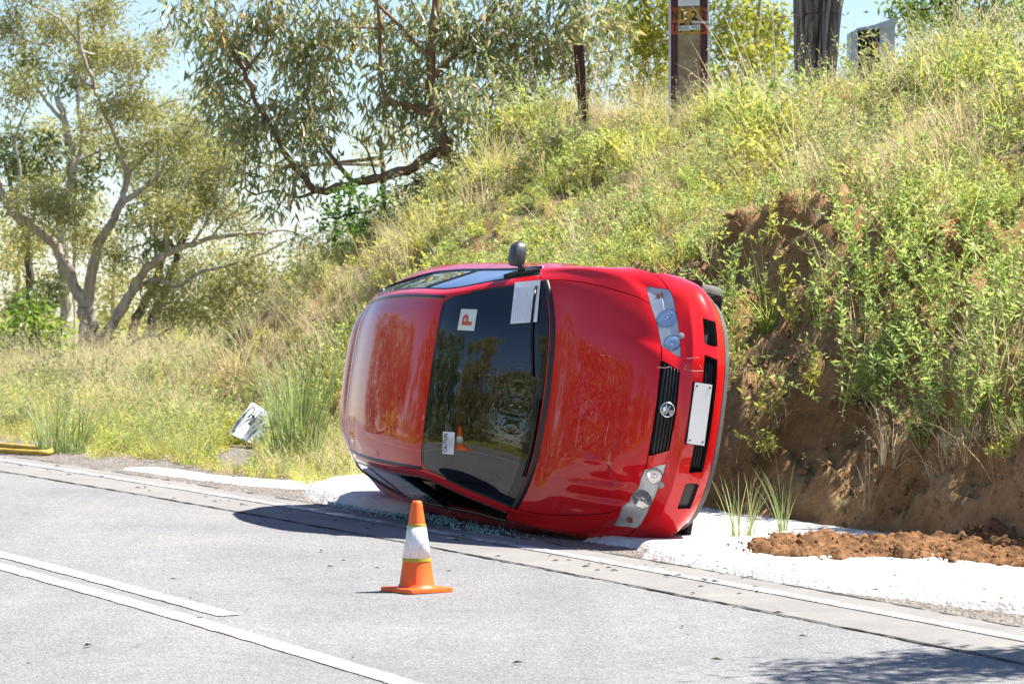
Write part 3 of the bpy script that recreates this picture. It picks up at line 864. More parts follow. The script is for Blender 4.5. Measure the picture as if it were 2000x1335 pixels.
# headlamps: housing, two bowls, indicator, round cap
for sg in (1, -1):
    hs = tag_backing(('headlight', sg), .015, 'headlight', M['lamp_house'])
    parts[('headlight', sg)].parent = hs
    for (f, w, z, r) in ((-.19, .41, .613, .050), (-.315, .56, .622, .062)):
        p = Vector((f, w * sg, z))
        h = body_bvh.ray_cast(Vector((1, w * sg, z)), Vector((-1, 0, 0)))
        nn = Vector((.80, .28 * sg, .45)).normalized()
        Mx = Matrix.Translation(h[0] - nn * .014) @ nn.to_track_quat('Z', 'Y').to_matrix().to_4x4()
        mb = MB(); mb.lathe([(r * .25, -.006), (r * .6, -.001), (r * .85, .005), (r, .012), (r * 1.04, .012)], 28, Mx, False)
        mb.v = [inside(v) for v in mb.v]
        rf = mb.build('reflector', M['reflector'], hs, smooth=True)
        mb = MB(); mb.lathe([(.012, -.010), (.015, .0), (.015, .008), (.010, .012), (.001, .013)], 16, Mx)
        mb.v = [inside(v) for v in mb.v]
        mb.build('bulb', M['chrome'], rf, smooth=True)
        mb = MB()
        mb.tube([Mx @ Vector((r * .99 * math.cos(a), r * .99 * math.sin(a), .011)) for a in np.linspace(0, 2 * math.pi, 33)], .003, 6, False)
        mb.v = [inside(v) for v in mb.v]
        mb.build('bezel', M['grey_cap'], rf, smooth=True)
    h = body_bvh.ray_cast(Vector((1, .70 * sg, .62)), Vector((-1, 0, 0)))
    mb = MB(); nn = Vector((.7, .5 * sg, .4)).normalized()
    mb.lathe([(.02, -.01), (.024, .0), (.022, .006), (.012, .010)], 16, Matrix.Translation(h[0] - nn * .018) @ nn.to_track_quat('Z', 'Y').to_matrix().to_4x4())
    mb.v = [inside(v) for v in mb.v]
    mb.build('indicator_bulb', M['amber'], hs, smooth=True)
    p, nn = on_front(.455 * sg, .566); nn = fix_n(nn, Vector((1, 0, 0)))
    mb = MB(); mb.lathe([(.021, -.004), (.021, .003), (.017, .005), (.001, .005)], 20, Matrix.Translation(p) @ nn.to_track_quat('Z', 'Y').to_matrix().to_4x4())
    mb.build('bumper_cap', M['grey_cap'], car, autosmooth=30)

# seals, drip channels, window frames and pillar blacks as slim strips on the body
def cage_line(pts):
    """smooth line through car-space points (Catmull-Rom)"""
    pts = [Vector(p) for p in pts]; out = []
    for i in range(len(pts) - 1):
        p0 = pts[max(i - 1, 0)]; p1 = pts[i]; p2 = pts[i + 1]; p3 = pts[min(i + 2, len(pts) - 1)]
        for k in range(8):
            t = k / 8
            out.append(.5 * ((2 * p1) + (p2 - p0) * t + (2 * p0 - 5 * p1 + 4 * p2 - p3) * t * t + (3 * p1 - p0 - 3 * p2 + p3) * t ** 3))
    out.append(pts[-1]); return out
def snap(p):
    h = body_bvh.find_nearest(p); return h[0], h[1]
def strip(name, line, r, mat, flat=.5, out=.0, parent=car):
    mb = MB(); P = []
    for p in line:
        q, n = snap(p); n = fix_n(n, q - Vector((q.x, 0, .75))); P.append(q + n * out)
    mb.tube(P, r, 8, True); return mb.build(name, mat, parent, smooth=True)
mir = lambda L, sg: [(p[0], p[1] * sg, p[2]) for p in L]
for sg in (1, -1):
    strip('drip_channel', cage_line(mir([top[s][4] for s in range(6, 11)], sg)), .013, M['gloss_black'], out=-.005)
    strip('window_seal', cage_line(mir([top[s][6] for s in range(4, 11)], sg)), .012, M['gloss_black'], out=-.003)
    strip('window_seal', cage_line(mir([top[s][5] for s in range(4, 11)], sg)), .009, M['gloss_black'], out=-.003)
    strip('window_seal', cage_line(mir([top[10][6], (-3.485, .612, 1.245), top[10][5]], sg)), .010, M['gloss_black'], out=-.003)
    strip('windscreen_seal', cage_line(mir([top[4][4], (-1.49, .682, 1.117), top[5][4], (-1.80, .604, 1.281)], sg)), .008, M['gloss_black'], out=-.002)
    for (fa, wa, za, fb, wb, zb, r) in ((-2.42, .617, 1.36, -2.46, .792, .975, .030), (-3.08, .598, 1.335, -3.12, .765, 1.01, .016), (-1.58, .73, 1.09, -1.62, .806, .962, .010)):
        L = [Vector((fa + (fb - fa) * t, (wa + (wb - wa) * t) * sg, za + (zb - za) * t)) for t in np.linspace(0, 1, 9)]
        mb = MB(); P = []
        for p in L:
            q, n = snap(p); P.append(q - fix_n(n, Vector((0, sg, .3))) * r * .72)
        mb.tube(P, r, 10, True); mb.build('door_pillar', M['gloss_black'], car, smooth=True)
strip('roof_seam', cage_line([(p[0], -p[1], p[2]) for p in top[10][4:0:-1]] + [top[10][c] for c in range(0, 5)]), .009, M['chrome'], out=-.003)
strip('cowl_panel', cage_line([(p[0] + .03, -p[1], p[2] - .01) for p in top[4][4:0:-1]] + [(top[4][c][0] + .03, top[4][c][1], top[4][c][2] - .01) for c in range(0, 5)]), .024, M['trim'], out=-.008)

# mirrors (the right one lies crushed under the car)
def mirror(sg):
    base = Vector((-1.60, .775 * sg, 1.04))
    root = None
    mb = MB()                                            # triangular foot on the window corner
    for a in (0,):
        q = [Vector((-1.44, .79 * sg, .985)), Vector((-1.70, .802 * sg, .965)), Vector((-1.70, .73 * sg, 1.12))]
        o_ = Vector((0, .02 * sg, .006))
        mb.add([p - o_ * .6 for p in q] + [p + o_ * .7 for p in q], [(0, 1, 2), (5, 4, 3), (0, 3, 4, 1), (1, 4, 5, 2), (2, 5, 3, 0)])
    root = mb.build('door_mirror', M['trim'], car)
    mb = MB(); mb.tube([base, base + Vector((-.005, .03 * sg, .01)), base + Vector((-.02, .06 * sg, .02))], [.040, .030, .026], 12, True, .6)
    mb.build('mirror_stalk', M['trim'], root, smooth=True)
    # shell: rounded box by superellipse sections along w
    V = []; nseg = 20; secs = []
    for w, fx, zz, cf, cz in ((.030, .040, .030, -.03, .03), (.036, .056, .041, -.035, .034), (.07, .064, .047, -.038, .036), (.12, .062, .046, -.040, .034), (.160, .054, .040, -.044, .028), (.185, .036, .028, -.050, .022), (.193, .012, .010, -.054, .018)):
        for k in range(nseg):
            th = 2 * math.pi * k / nseg
            c, s = math.cos(th), math.sin(th)
            e = .42
            V.append(base + Vector((cf + fx * math.copysign(abs(c) ** e, c) * (1.0 if c > 0 else .75), w * sg, cz + zz * math.copysign(abs(s) ** e, s))))
    F = []
    for i in range(6):
        for k in range(nseg):
            k2 = (k + 1) % nseg; f = (i * nseg + k, i * nseg + k2, (i + 1) * nseg + k2, (i + 1) * nseg + k); F.append(f if sg < 0 else f[::-1])
    F += [tuple(range(nseg)), tuple(6 * nseg + k for k in range(nseg))]
    mb = MB(); mb.add(V, F); mb.build('mirror_shell', M['mirror_shell'], root, autosmooth=50)
    mb = MB(); c = base + Vector((-.082, .106 * sg, .034))
    prof = []
    for k in range(24):
        th = 2 * math.pi * k / 24; cc, ss = math.cos(th), math.sin(th)
        prof.append(c + Vector((-.003 - .004, .060 * math.copysign(abs(cc) ** .5, cc), .036 * math.copysign(abs(ss) ** .5, ss))))
    mb.add(prof + [p + Vector((.02, 0, 0)) for p in prof], [tuple(range(24)), *[(k, (k + 1) % 24, 24 + (k + 1) % 24, 24 + k) for k in range(24)]])
    mb.build('mirror_glass', M['gloss_black'], root)
M['mirror_shell'] = simple("grey_mirror_plastic", (.06, .062, .066), .38, 0, .15, 18, .1)
mirror(1)

# wheels, axles, floor pan
def wheel(f, sg):
    c = Vector((f, .72 * sg, .30))
    Mx = Matrix.Translation(c) @ Matrix.Rotation(-math.pi / 2 * sg, 4, 'X')
    mb = MB(); mb.lathe([(.195, -.085), (.22, -.095), (.275, -.100), (.297, -.088), (.302, -.06), (.303, 0), (.302, .06), (.297, .088), (.275, .100), (.22, .095), (.195, .085)], 40, Mx, False)
    w = empty('wheel'); w.parent = car; w.location = c
    ti = mb.build('tyre', M['tyre'], None, smooth=True); ti.parent = w; ti.location = -c
    for k in range(3):
        g = MB(); zz = -.045 + .045 * k
        g.lathe([(.3035, zz - .004), (.3045, zz), (.3035, zz + .004)], 40, Mx, False); gg = g.build('tread_groove', M['underbody'], None); gg.parent = w; gg.location = -c
    mb = MB(); mb.lathe([(.195, -.08), (.185, -.05), (.18, .05), (.20, .075), (.19, .083), (.17, .07), (.15, .06)], 36, Mx, False)
    for k in range(7):
        a = 2 * math.pi * k / 7
        mb.box(Mx @ Vector((.10 * math.cos(a), .10 * math.sin(a), .062)), (.17, .035, .018), (Mx.to_3x3() @ Matrix.Rotation(a, 3, 'Z')))
    mb.lathe([(.001, .078), (.04, .076), (.05, .06)], 20, Mx, False)
    ri = mb.build('rim', M['alloy'], None, autosmooth=35); ri.parent = w; ri.location = -c
for f in (-.87, -3.47):
    for sg in (1, -1): wheel(f, sg)
mb = MB(); mb.box((-2.15, 0, .20), (3.5, 1.50, .03)); mb.box((-2.2, 0, .18), (3.2, .16, .06)); mb.box((-.65, 0, .22), (.5, .9, .05)); mb.box((-3.5, 0, .24), (.35, 1.2, .12))
mb.build('floor_pan', M['underbody'], car, bevel=.012)
mb = MB(); mb.tube([(-1.2, .12, .155), (-2.2, .12, .15), (-3.0, .2, .16), (-3.6, .35, .2), (-4.2, .38, .22)], .028, 8); mb.tube([(-3.65, .1, .2), (-3.65, .6, .2)], .09, 12); mb.build('exhaust', M['alloy'], car, smooth=True)
for f in (-.87, -3.47):
    for sg in (1, -1):
        mb = MB()
        N = 14; V = []
        for k in range(N + 1):
            a = math.pi * k / N
            for w in (.60, .83): V.append((f + .345 * math.cos(a), w * sg, .28 + .365 * math.sin(a)))
        mb.add(V, [(2 * k, 2 * k + 1, 2 * k + 3, 2 * k + 2) for k in range(N)]); mb.build('wheel_arch_liner', M['underbody'], car, smooth=True)
        mb = MB(); mb.tube([(f, 0, .28), (f, .68 * sg, .28)], .028, 8); mb.build('drive_shaft', M['underbody'], car, smooth=True)

# interior
mb = MB(); mb.box((-1.50, 0, .84), (.42, 1.36, .22)); mb.box((-1.42, 0, .70), (.5, 1.36, .3)); mb.build('dashboard', M['dash'], car, bevel=.03)
for w in (.36, -.36):
    mb = MB(); mb.box((-2.35, w, .52), (.50, .50, .16)); s_ = mb.build('front_seat', M['seat'], car, bevel=.045)
    mb = MB(); mb.box((-2.68, w, .85), (.14, .48, .60), Matrix.Rotation(-.30, 3, 'Y')); mb.build('seat_back', M['seat'], s_, bevel=.045)
    mb = MB(); mb.box((-2.79, w, 1.22), (.10, .26, .17), Matrix.Rotation(-.25, 3, 'Y')); mb.build('headrest', M['seat'], s_, bevel=.035)
mb = MB(); mb.box((-3.25, 0, .50), (.5, 1.3, .18)); s_ = mb.build('rear_seat', M['seat'], car, bevel=.05)
mb = MB(); mb.box((-3.52, 0, .80), (.16, 1.3, .55), Matrix.Rotation(-.3, 3, 'Y')); mb.build('seat_back', M['seat'], s_, bevel=.05)
Mx = Matrix.Translation((-1.92, -.36, .86)) @ Matrix.Rotation(-1.05, 4, 'Y')
mb = MB(); mb.tube([Mx @ Vector((.185 * math.cos(a), .185 * math.sin(a), 0)) for a in np.linspace(0, 2 * math.pi, 33)], .015, 8, False)
for a in (0, 2.3, 4.0): mb.tube([Mx @ Vector((0, 0, -.02)), Mx @ Vector((.18 * math.cos(a), .18 * math.sin(a), 0))], .016, 6)
mb.lathe([(.06, -.04), (.065, 0), (.04, .015)], 16, Mx); mb.build('steering_wheel', M['dash'], car, smooth=True)
mb = MB(); mb.box((-1.86, 0, 1.31), (.03, .22, .07), Matrix.Rotation(.4, 3, 'Y')); mb.build('interior_mirror', M['dash'], car, bevel=.012)

# items on the glass, found by looking through photo pixels onto the car's surface
def cam_hit(px, py):
    o = CARI @ Vector((0, 0, CAMH))
    d = (CARI.to_3x3() @ (at(px, py, 10) - Vector((0, 0, CAMH)))).normalized()
    h = body_bvh.ray_cast(o, d)
    if h[0] is None: return None, None
    return h[0], (h[1] if h[1].dot(d) < 0 else -h[1])
def quad_map(c, u, v, off):
    p = [c[i] for i in range(4)]
    x = (p[0][0] * (1 - u) + p[1][0] * u) * (1 - v) + (p[3][0] * (1 - u) + p[2][0] * u) * v
    y = (p[0][1] * (1 - u) + p[1][1] * u) * (1 - v) + (p[3][1] * (1 - u) + p[2][1] * u) * v
    h, n = cam_hit(x, y); return h + n * off
def sheet(name, corners, mat, off=.004, n=8, parent=car):
    V = []; F = []
    for o in (off, off - .0015):
        for j in range(n + 1):
            for i in range(n + 1): V.append(quad_map(corners, i / n, j / n, o))
    k = (n + 1) ** 2
    for j in range(n):
        for i in range(n):
            a = j * (n + 1) + i; F.append((a, a + 1, a + n + 2, a + n + 1)); F.append((k + a, k + a + n + 1, k + a + n + 2, k + a + 1))
    return mesh_obj(name, V, F, mat, parent)
def text_mesh(s, bold=0.0):
    cu = bpy.data.curves.new("t", 'FONT'); cu.body = s; cu.resolution_u = 3; cu.offset = bold
    o = bpy.data.objects.new("t", cu); COL.objects.link(o)
    dg = bpy.context.evaluated_depsgraph_get()
    me = bpy.data.meshes.new_from_object(o.evaluated_get(dg), depsgraph=dg)
    bpy.data.objects.remove(o)
    V = np.array([v.co[:2] for v in me.vertices]); F = [tuple(p.vertices) for p in me.polygons]
    bpy.data.meshes.remove(me)
    V -= V.min(0); V /= V.max(0)
    return V, F
def text_on(name, s, fn, mat, parent, bold=.0):
    V, F = text_mesh(s, bold)
    return mesh_obj(name, [fn(u, v) for u, v in V], F, mat, parent)
# corners ordered so that u runs along the writing (image up) and v up the letters (image left)
pc = [(926.5, 646), (933, 604.7), (901.5, 603.4), (894, 644.5)]
pp = sheet('learner_plate', pc, M['p_cream']); pp["label"] = "cream provisional plate with a red letter P"
text_on('plate_letter', 'P', lambda u, v: quad_map(pc, .24 + .52 * u, .20 + .60 * v, .0055), M['p_red'], pp, .035)
cc = [(886.6, 887), (889, 844), (866, 842), (865, 885)]
cs = sheet('caution_label', cc, M['paper']); cs["label"] = "white sticker reading CAUTION in black letters"
text_on('label_lettering', 'CAUTION', lambda u, v: quad_map(cc, .08 + .84 * u, .58 + .36 * v, .0055), M['ink'], cs, .03)
for i, (a, b) in enumerate(((.18, .80), (.34, .66), (.28, .70), (.22, .76))):
    v0 = .47 - .11 * i
    P = [quad_map(cc, a + (b - a) * t, v0 + dv, .0055) for dv in (0, .045) for t in (0, .5, 1)]
    mesh_obj('label_small_print', P, [(0, 1, 4, 3), (1, 2, 5, 4)], M['pale_ink'], cs)
def wiper(pts, name='wiper'):
    mb = MB(); P = []
    for x, y in pts:
        h, n = cam_hit(x, y); P.append(h + n * .013)
    mb.tube(P, .0055, 6); w = mb.build(name, M['gloss_black'], car, smooth=True)
    mb = MB(); mb.tube([p + Vector((.008, 0, -.006)) for p in P], .003, 4); mb.build('wiper_blade', M['trim'], w); return w
wiper([(1049, 560), (1044, 592), (1040, 628), (1039, 680), (1040, 735)])
wiper([(1053, 780), (1046, 830), (1036, 885), (1024, 930)])
pq = [(1050, 629), (1057, 548), (1007, 552.5), (998, 633)]
pa = empty('paper_sheet'); pa.matrix_world = CARM
ps = sheet('sheet', pq, M['paper'], .0075, 8, pa)
tag(pa, "white paper form tucked under the wiper of the red car", "paper")
for i in range(11):
    v0 = .90 - .075 * i; a = .06 + .03 * ((i * 7) % 3); b = .93 - .09 * ((i * 5) % 4)
    P = [quad_map(pq, a + (b - a) * t, v0 + dv, .0086) for dv in (0, .012) for t in (0, .5, 1)]
    mesh_obj('printed_line', P, [(0, 1, 4, 3), (1, 2, 5, 4)], M['pale_ink'], pa)
# scratches through the paint
for pts in ([(1283, 717), (1300, 718), (1310, 716)], [(1338, 720), (1352, 724), (1374, 724)], [(1340, 712), (1336, 722)], [(1340, 700), (1366, 698)], [(1366, 712), (1371, 720)],
            [(1136, 790), (1130, 830), (1124, 872)], [(1190, 823), (1184, 848), (1180, 872)]):
    mb = MB(); P = []
    for i in range(len(pts) - 1):
        for t in np.linspace(0, 1, 5)[:(5 if i == len(pts) - 2 else 4)]:
            h, n = cam_hit(pts[i][0] + (pts[i + 1][0] - pts[i][0]) * t, pts[i][1] + (pts[i + 1][1] - pts[i][1]) * t)
            if h: P.append(h + n * .0004)
    if len(P) > 1: mb.tube(P, .0008, 4); mb.build('paint_scratch', M['scratch'], car)
bpy.data.meshes.remove(skin)
# ------------------------------------------------------------------ plants: materials
def m_leaf(name, stops, transl=.40, rough=.5, spec=.35, tcol=(1.12, 1.08, .70)):
    t = NT(name)
    at_ = t.n("ShaderNodeAttribute", attribute_name="rnd"); oi = t.n("ShaderNodeObjectInfo")
    k = t.math('FRACT', t.math('ADD', at_.outputs["Fac"], t.math('MULTIPLY', oi.outputs["Random"], .35)))
    k = t.math('ADD', t.math('MULTIPLY', at_.outputs["Fac"], .68), t.math('MULTIPLY', oi.outputs["Random"], .32))
    col = t.ramp(k, stops)
    p = t.bsdf(col, rough, 0, None, spec)
    tr = t.n("ShaderNodeBsdfTranslucent"); t.l(t.mix(1.0, col, tcol, 'MULTIPLY'), tr.inputs[0])
    mx = t.n("ShaderNodeMixShader"); mx.inputs[0].default_value = transl
    t.l(p.outputs[0], mx.inputs[1]); t.l(tr.outputs[0], mx.inputs[2])
    return t.done(mx)
M['euc'] = m_leaf("eucalypt_leaf", [(0, (0.189, 0.276, 0.164)), (.4, (0.308, 0.394, 0.216)), (.7, (0.450, 0.473, 0.265)), (.9, (0.616, 0.447, 0.278))], 0.50, .28, .9)
M['euc_olive'] = m_leaf("olive_gum_leaf", [(0, (0.247, 0.268, 0.118)), (.5, (0.439, 0.435, 0.197)), (1, (0.667, 0.593, 0.317))], 0.52, .42, .5)
M['euc_dark'] = m_leaf("dark_gum_leaf", [(0, (0.098, 0.132, 0.069)), (.6, (0.196, 0.233, 0.107)), (1, (0.351, 0.323, 0.156))], 0.50, .45, .4)
M['bright'] = m_leaf("bright_wattle_leaf", [(0, (0.248, 0.310, 0.054)), (.5, (0.451, 0.466, 0.078)), (1, (0.621, 0.574, 0.124))], 0.55, .45, .35)
M['broad'] = m_leaf("broad_green_leaf", [(0, (0.135, 0.240, 0.045)), (.5, (0.285, 0.405, 0.075)), (1, (0.480, 0.525, 0.135))], 0.48, .35, .5)
M['shrub'] = m_leaf("grey_green_leaf", [(0, (0.190, 0.241, 0.129)), (.5, (0.345, 0.380, 0.207)), (1, (0.517, 0.517, 0.310))], 0.50, .55, .3)
M['bushgreen'] = m_leaf("deep_green_leaf", [(0, (0.075, 0.165, 0.038)), (.6, (0.150, 0.285, 0.060)), (1, (0.270, 0.390, 0.090))], 0.45, .45, .4)
M['straw'] = m_leaf("dry_straw", [(0, (0.459, 0.377, 0.215)), (.5, (0.662, 0.559, 0.368)), (1, (0.800, 0.741, 0.583))], 0.45, .6, .3, (1.1, 1.05, .85))
M['brownstraw'] = m_leaf("brown_straw", [(0, (0.221, 0.124, 0.058)), (.6, (0.416, 0.260, 0.130)), (1, (0.598, 0.429, 0.247))], 0.40, .7, .2, (1.1, 1.0, .8))
M['gr_green'] = m_leaf("green_grass", [(0, (0.207, 0.329, 0.069)), (.5, (0.415, 0.523, 0.115)), (1, (0.705, 0.698, 0.230))], 0.50, .5, .35)
M['gr_yellow'] = m_leaf("yellow_grass", [(0, (0.314, 0.383, 0.086)), (.5, (0.513, 0.520, 0.172)), (1, (0.741, 0.704, 0.345))], 0.50, .5, .3)
M['weed'] = m_leaf("weed_leaf", [(0, (0.207, 0.329, 0.103)), (.5, (0.415, 0.543, 0.184)), (1, (0.705, 0.736, 0.344))], 0.50, .5, .35)
M['weed_y'] = m_leaf("yellowing_weed_leaf", [(0, (0.332, 0.383, 0.086)), (.5, (0.586, 0.584, 0.173)), (1, (0.800, 0.766, 0.302))], 0.50, .5, .35)
M['pale_weed'] = m_leaf("pale_weed_leaf", [(0, (.26, .32, .14)), (.5, (.42, .46, .24)), (1, (.60, .60, .38))], .5, .5, .35)
M['reed'] = m_leaf("reed_leaf", [(0, (.20, .29, .12)), (.6, (.32, .40, .19)), (1, (.52, .52, .28))], .45, .4, .5)
def m_bark(name, a, b, c_):
    t = NT(name); c = t.coords(); mp = t.n("ShaderNodeMapping"); mp.inputs["Scale"].default_value = (6, 6, 1.4); t.l(c, mp.inputs[0])
    f = t.noise(2.2, 6, .65, mp.outputs[0], .6); g = t.noise(14, 5, .7, mp.outputs[0])
    col = t.ramp(f, [(.3, a), (.52, b), (.72, c_)])
    return t.done(t.bsdf(t.mix(.4, col, t.ramp(g, [(.3, (.6, .6, .6)), (.7, (1.2, 1.2, 1.2))]), 'MULTIPLY'), .85, 0, t.bump(g, .6, .02), .2))
M['bark'] = m_bark("gum_bark", (.24, .18, .13), (.48, .42, .36), (.66, .63, .58))
M['bark_dark'] = m_bark("dark_bark", (.05, .035, .026), (.11, .08, .06), (.22, .18, .15))
M['bark_red'] = m_bark("peeling_bark", (.15, .075, .045), (.30, .17, .10), (.44, .36, .30))

# ------------------------------------------------------------------ blade and leaf geometry (numpy)
def blades(R, n, rad, h0, h1, w, lean, curl, seg=3, base=None):
    """grass blades: tapered bending strips"""
    a = R.uniform(0, 2 * np.pi, n); r = rad * np.sqrt(R.uniform(0, 1, n))
    B = np.stack([r * np.cos(a), r * np.sin(a), np.zeros(n)], -1) if base is None else base
    az = a + R.normal(0, .7, n) if base is None else R.uniform(0, 2 * np.pi, n)
    L = R.uniform(h0, h1, n); ln = np.abs(R.normal(0, lean, n)); cv = R.normal(0, .4, n) * curl + curl
    d = np.stack([np.cos(az), np.sin(az), az * 0], -1); sd = np.stack([-np.sin(az + R.normal(0, .8, n)), np.cos(az), az * 0], -1)
    sd /= np.linalg.norm(sd, axis=1, keepdims=True)
    W = w * R.uniform(.6, 1.3, n)
    V = np.zeros((n, 2 * seg + 1, 3)); p = B.copy(); th = ln.copy()
    for k in range(seg + 1):
        wk = W * (1 - k / seg) ** .6 * .5
        if k < seg:
            V[:, 2 * k] = p - sd * wk[:, None]; V[:, 2 * k + 1] = p + sd * wk[:, None]
            st = L / seg
            p = p + d * (np.sin(th) * st)[:, None] + np.array([0, 0, 1.]) * (np.cos(th) * st)[:, None]
            th = th + cv / seg * 2
        else: V[:, 2 * seg] = p
    F = []
    for k in range(seg - 1):
        F += [(2 * k, 2 * k + 1, 2 * k + 3), (2 * k, 2 * k + 3, 2 * k + 2)]
    F.append((2 * seg - 2, 2 * seg - 1, 2 * seg))
    F = np.array(F); nv = 2 * seg + 1
    FF = (F[None] + (np.arange(n) * nv)[:, None, None]).reshape(-1, 3)
    at_ = np.repeat(R.uniform(0, 1, n), len(F))
    return V.reshape(-1, 3), FF, at_, p
def leaves(C, A, L, W, R, curl=.0):
    """lance-shaped leaves: C base points, A axis directions, two triangles each"""
    n = len(C); A = A / np.linalg.norm(A, axis=1, keepdims=True)
    rnd = R.normal(size=(n, 3)); S = np.cross(A, rnd); S /= np.linalg.norm(S, axis=1, keepdims=True) + 1e-9
    N = np.cross(A, S)
    L = L * R.uniform(.65, 1.25, n); W = W * R.uniform(.7, 1.25, n)
    m = C + A * (L * .42)[:, None] + N * (L * R.normal(.0, .08 + curl, n))[:, None]
    tip = C + A * L[:, None]
    V = np.stack([C, m - S * (W / 2)[:, None], tip, m + S * (W / 2)[:, None]], 1).reshape(-1, 3)
    i = np.arange(n)[:, None] * 4
    F = np.concatenate([i + [0, 1, 2], i + [0, 2, 3]], 1).reshape(-1, 3)
    return V, F, np.repeat(R.uniform(0, 1, n), 2)
def join(parts_):
    V = []; F = []; A = []; o = 0
    for v, f, a in parts_:
        V.append(v); F.append(f + o); A.append(a); o += len(v)
    return np.concatenate(V), np.concatenate(F), np.concatenate(A)
def unit(R, n):
    v = R.normal(size=(n, 3)); return v / np.linalg.norm(v, axis=1, keepdims=True)

# ------------------------------------------------------------------ tuft prototypes (instanced as uncountable ground cover)
def proto(name, parts_, mat):
    V, F, A = join(parts_)
    return bpy.data.objects.new(name, fast_mesh(name, V, F, mat, A))
def p_grass(seed, n, rad, h0, h1, w, lean, curl, mat, heads=0):
    R = np.random.default_rng(seed); V, F, A, tip = blades(R, n, rad, h0, h1, w, lean, curl, 4)
    ps = [(V, F, A)]
    if heads:
        k = R.choice(n, heads, replace=False)
        C = np.repeat(tip[k], 7, 0) + R.normal(0, .012, (heads * 7, 3)) - np.array([0, 0, 1]) * R.uniform(0, .07, (heads * 7, 1))
        ps.append(leaves(C, unit(R, heads * 7) + np.array([.4, .2, -.8]), .022, .007, R))
    return proto("grass_tuft", ps, mat)
def p_leafy(seed, stems, rad, h, leafn, ll, lw, mat, spread=.35):
    R = np.random.default_rng(seed)
    V, F, A, tip = blades(R, stems, rad, h * .6, h, .006, spread, .25, 4)
    st = V.reshape(stems, 9, 3)
    k = R.integers(0, stems, leafn); t = R.uniform(.15, 1, leafn) * 3.9; i = np.minimum(t.astype(int), 3); f = t - i
    a = (st[k, 2 * i] + st[k, 2 * i + 1]) / 2; b = np.where((i < 3)[:, None], (st[k, np.minimum(2 * i + 2, 8)] + st[k, np.minimum(2 * i + 3, 8)]) / 2, st[k, 8])
    C = a + (b - a) * f[:, None]
    d = unit(R, leafn) * np.array([1, 1, .35]) + np.array([0, 0, .45])
    return proto("weed_tuft", [(V, F, A), leaves(C, d, ll, lw, R, .1)], mat)
def p_cover(seed, n, rad, h, ll, lw, mat):
    R = np.random.default_rng(seed)
    u = unit(R, n); u[:, 2] = np.abs(u[:, 2]); r = R.uniform(.35, 1, n) ** .5
    C = u * r[:, None] * np.array([rad, rad, h])
    return proto("cover_tuft", [leaves(C, unit(R, n) * np.array([1, 1, .6]) + np.array([0, 0, .5]), ll, lw, R, .1)], mat)
protos = [
    p_grass(1, 34, .11, .25, .66, .0075, .34, .50, M['straw'], 12),        # 0
    p_grass(2, 30, .13, .20, .52, .0075, .55, .80, M['straw'], 10),        # 1
    p_grass(3, 44, .12, .14, .36, .011, .40, .60, M['gr_green']),          # 2
    p_grass(4, 38, .12, .22, .58, .0095, .34, .55, M['gr_yellow'], 6),     # 3
    p_leafy(5, 8, .09, .55, 120, .065, .017, M['weed']),                   # 4
    p_leafy(6, 9, .11, .42, 130, .058, .019, M['weed_y'], .5),             # 5
    p_cover(7, 150, .20, .24, .062, .024, M['weed_y']),                    # 6
    p_cover(8, 150, .19, .28, .056, .018, M['weed']),                      # 7
    p_grass(9, 34, .15, .15, .44, .0075, .80, .6, M['brownstraw'], 6),     # 8
    p_grass(10, 16, .08, .55, 1.0, .006, .28, .40, M['straw'], 12),        # 9
    p_cover(12, 120, .22, .16, .07, .013, M['straw']),                     # 10
    p_leafy(13, 7, .06, .75, 150, .05, .012, M['pale_weed'], .22),         # 11
]
pcol = bpy.data.collections.new("tuft_prototypes")
for i, o in enumerate(protos):
    o.name = "tuft_%02d" % i; pcol.objects.link(o)
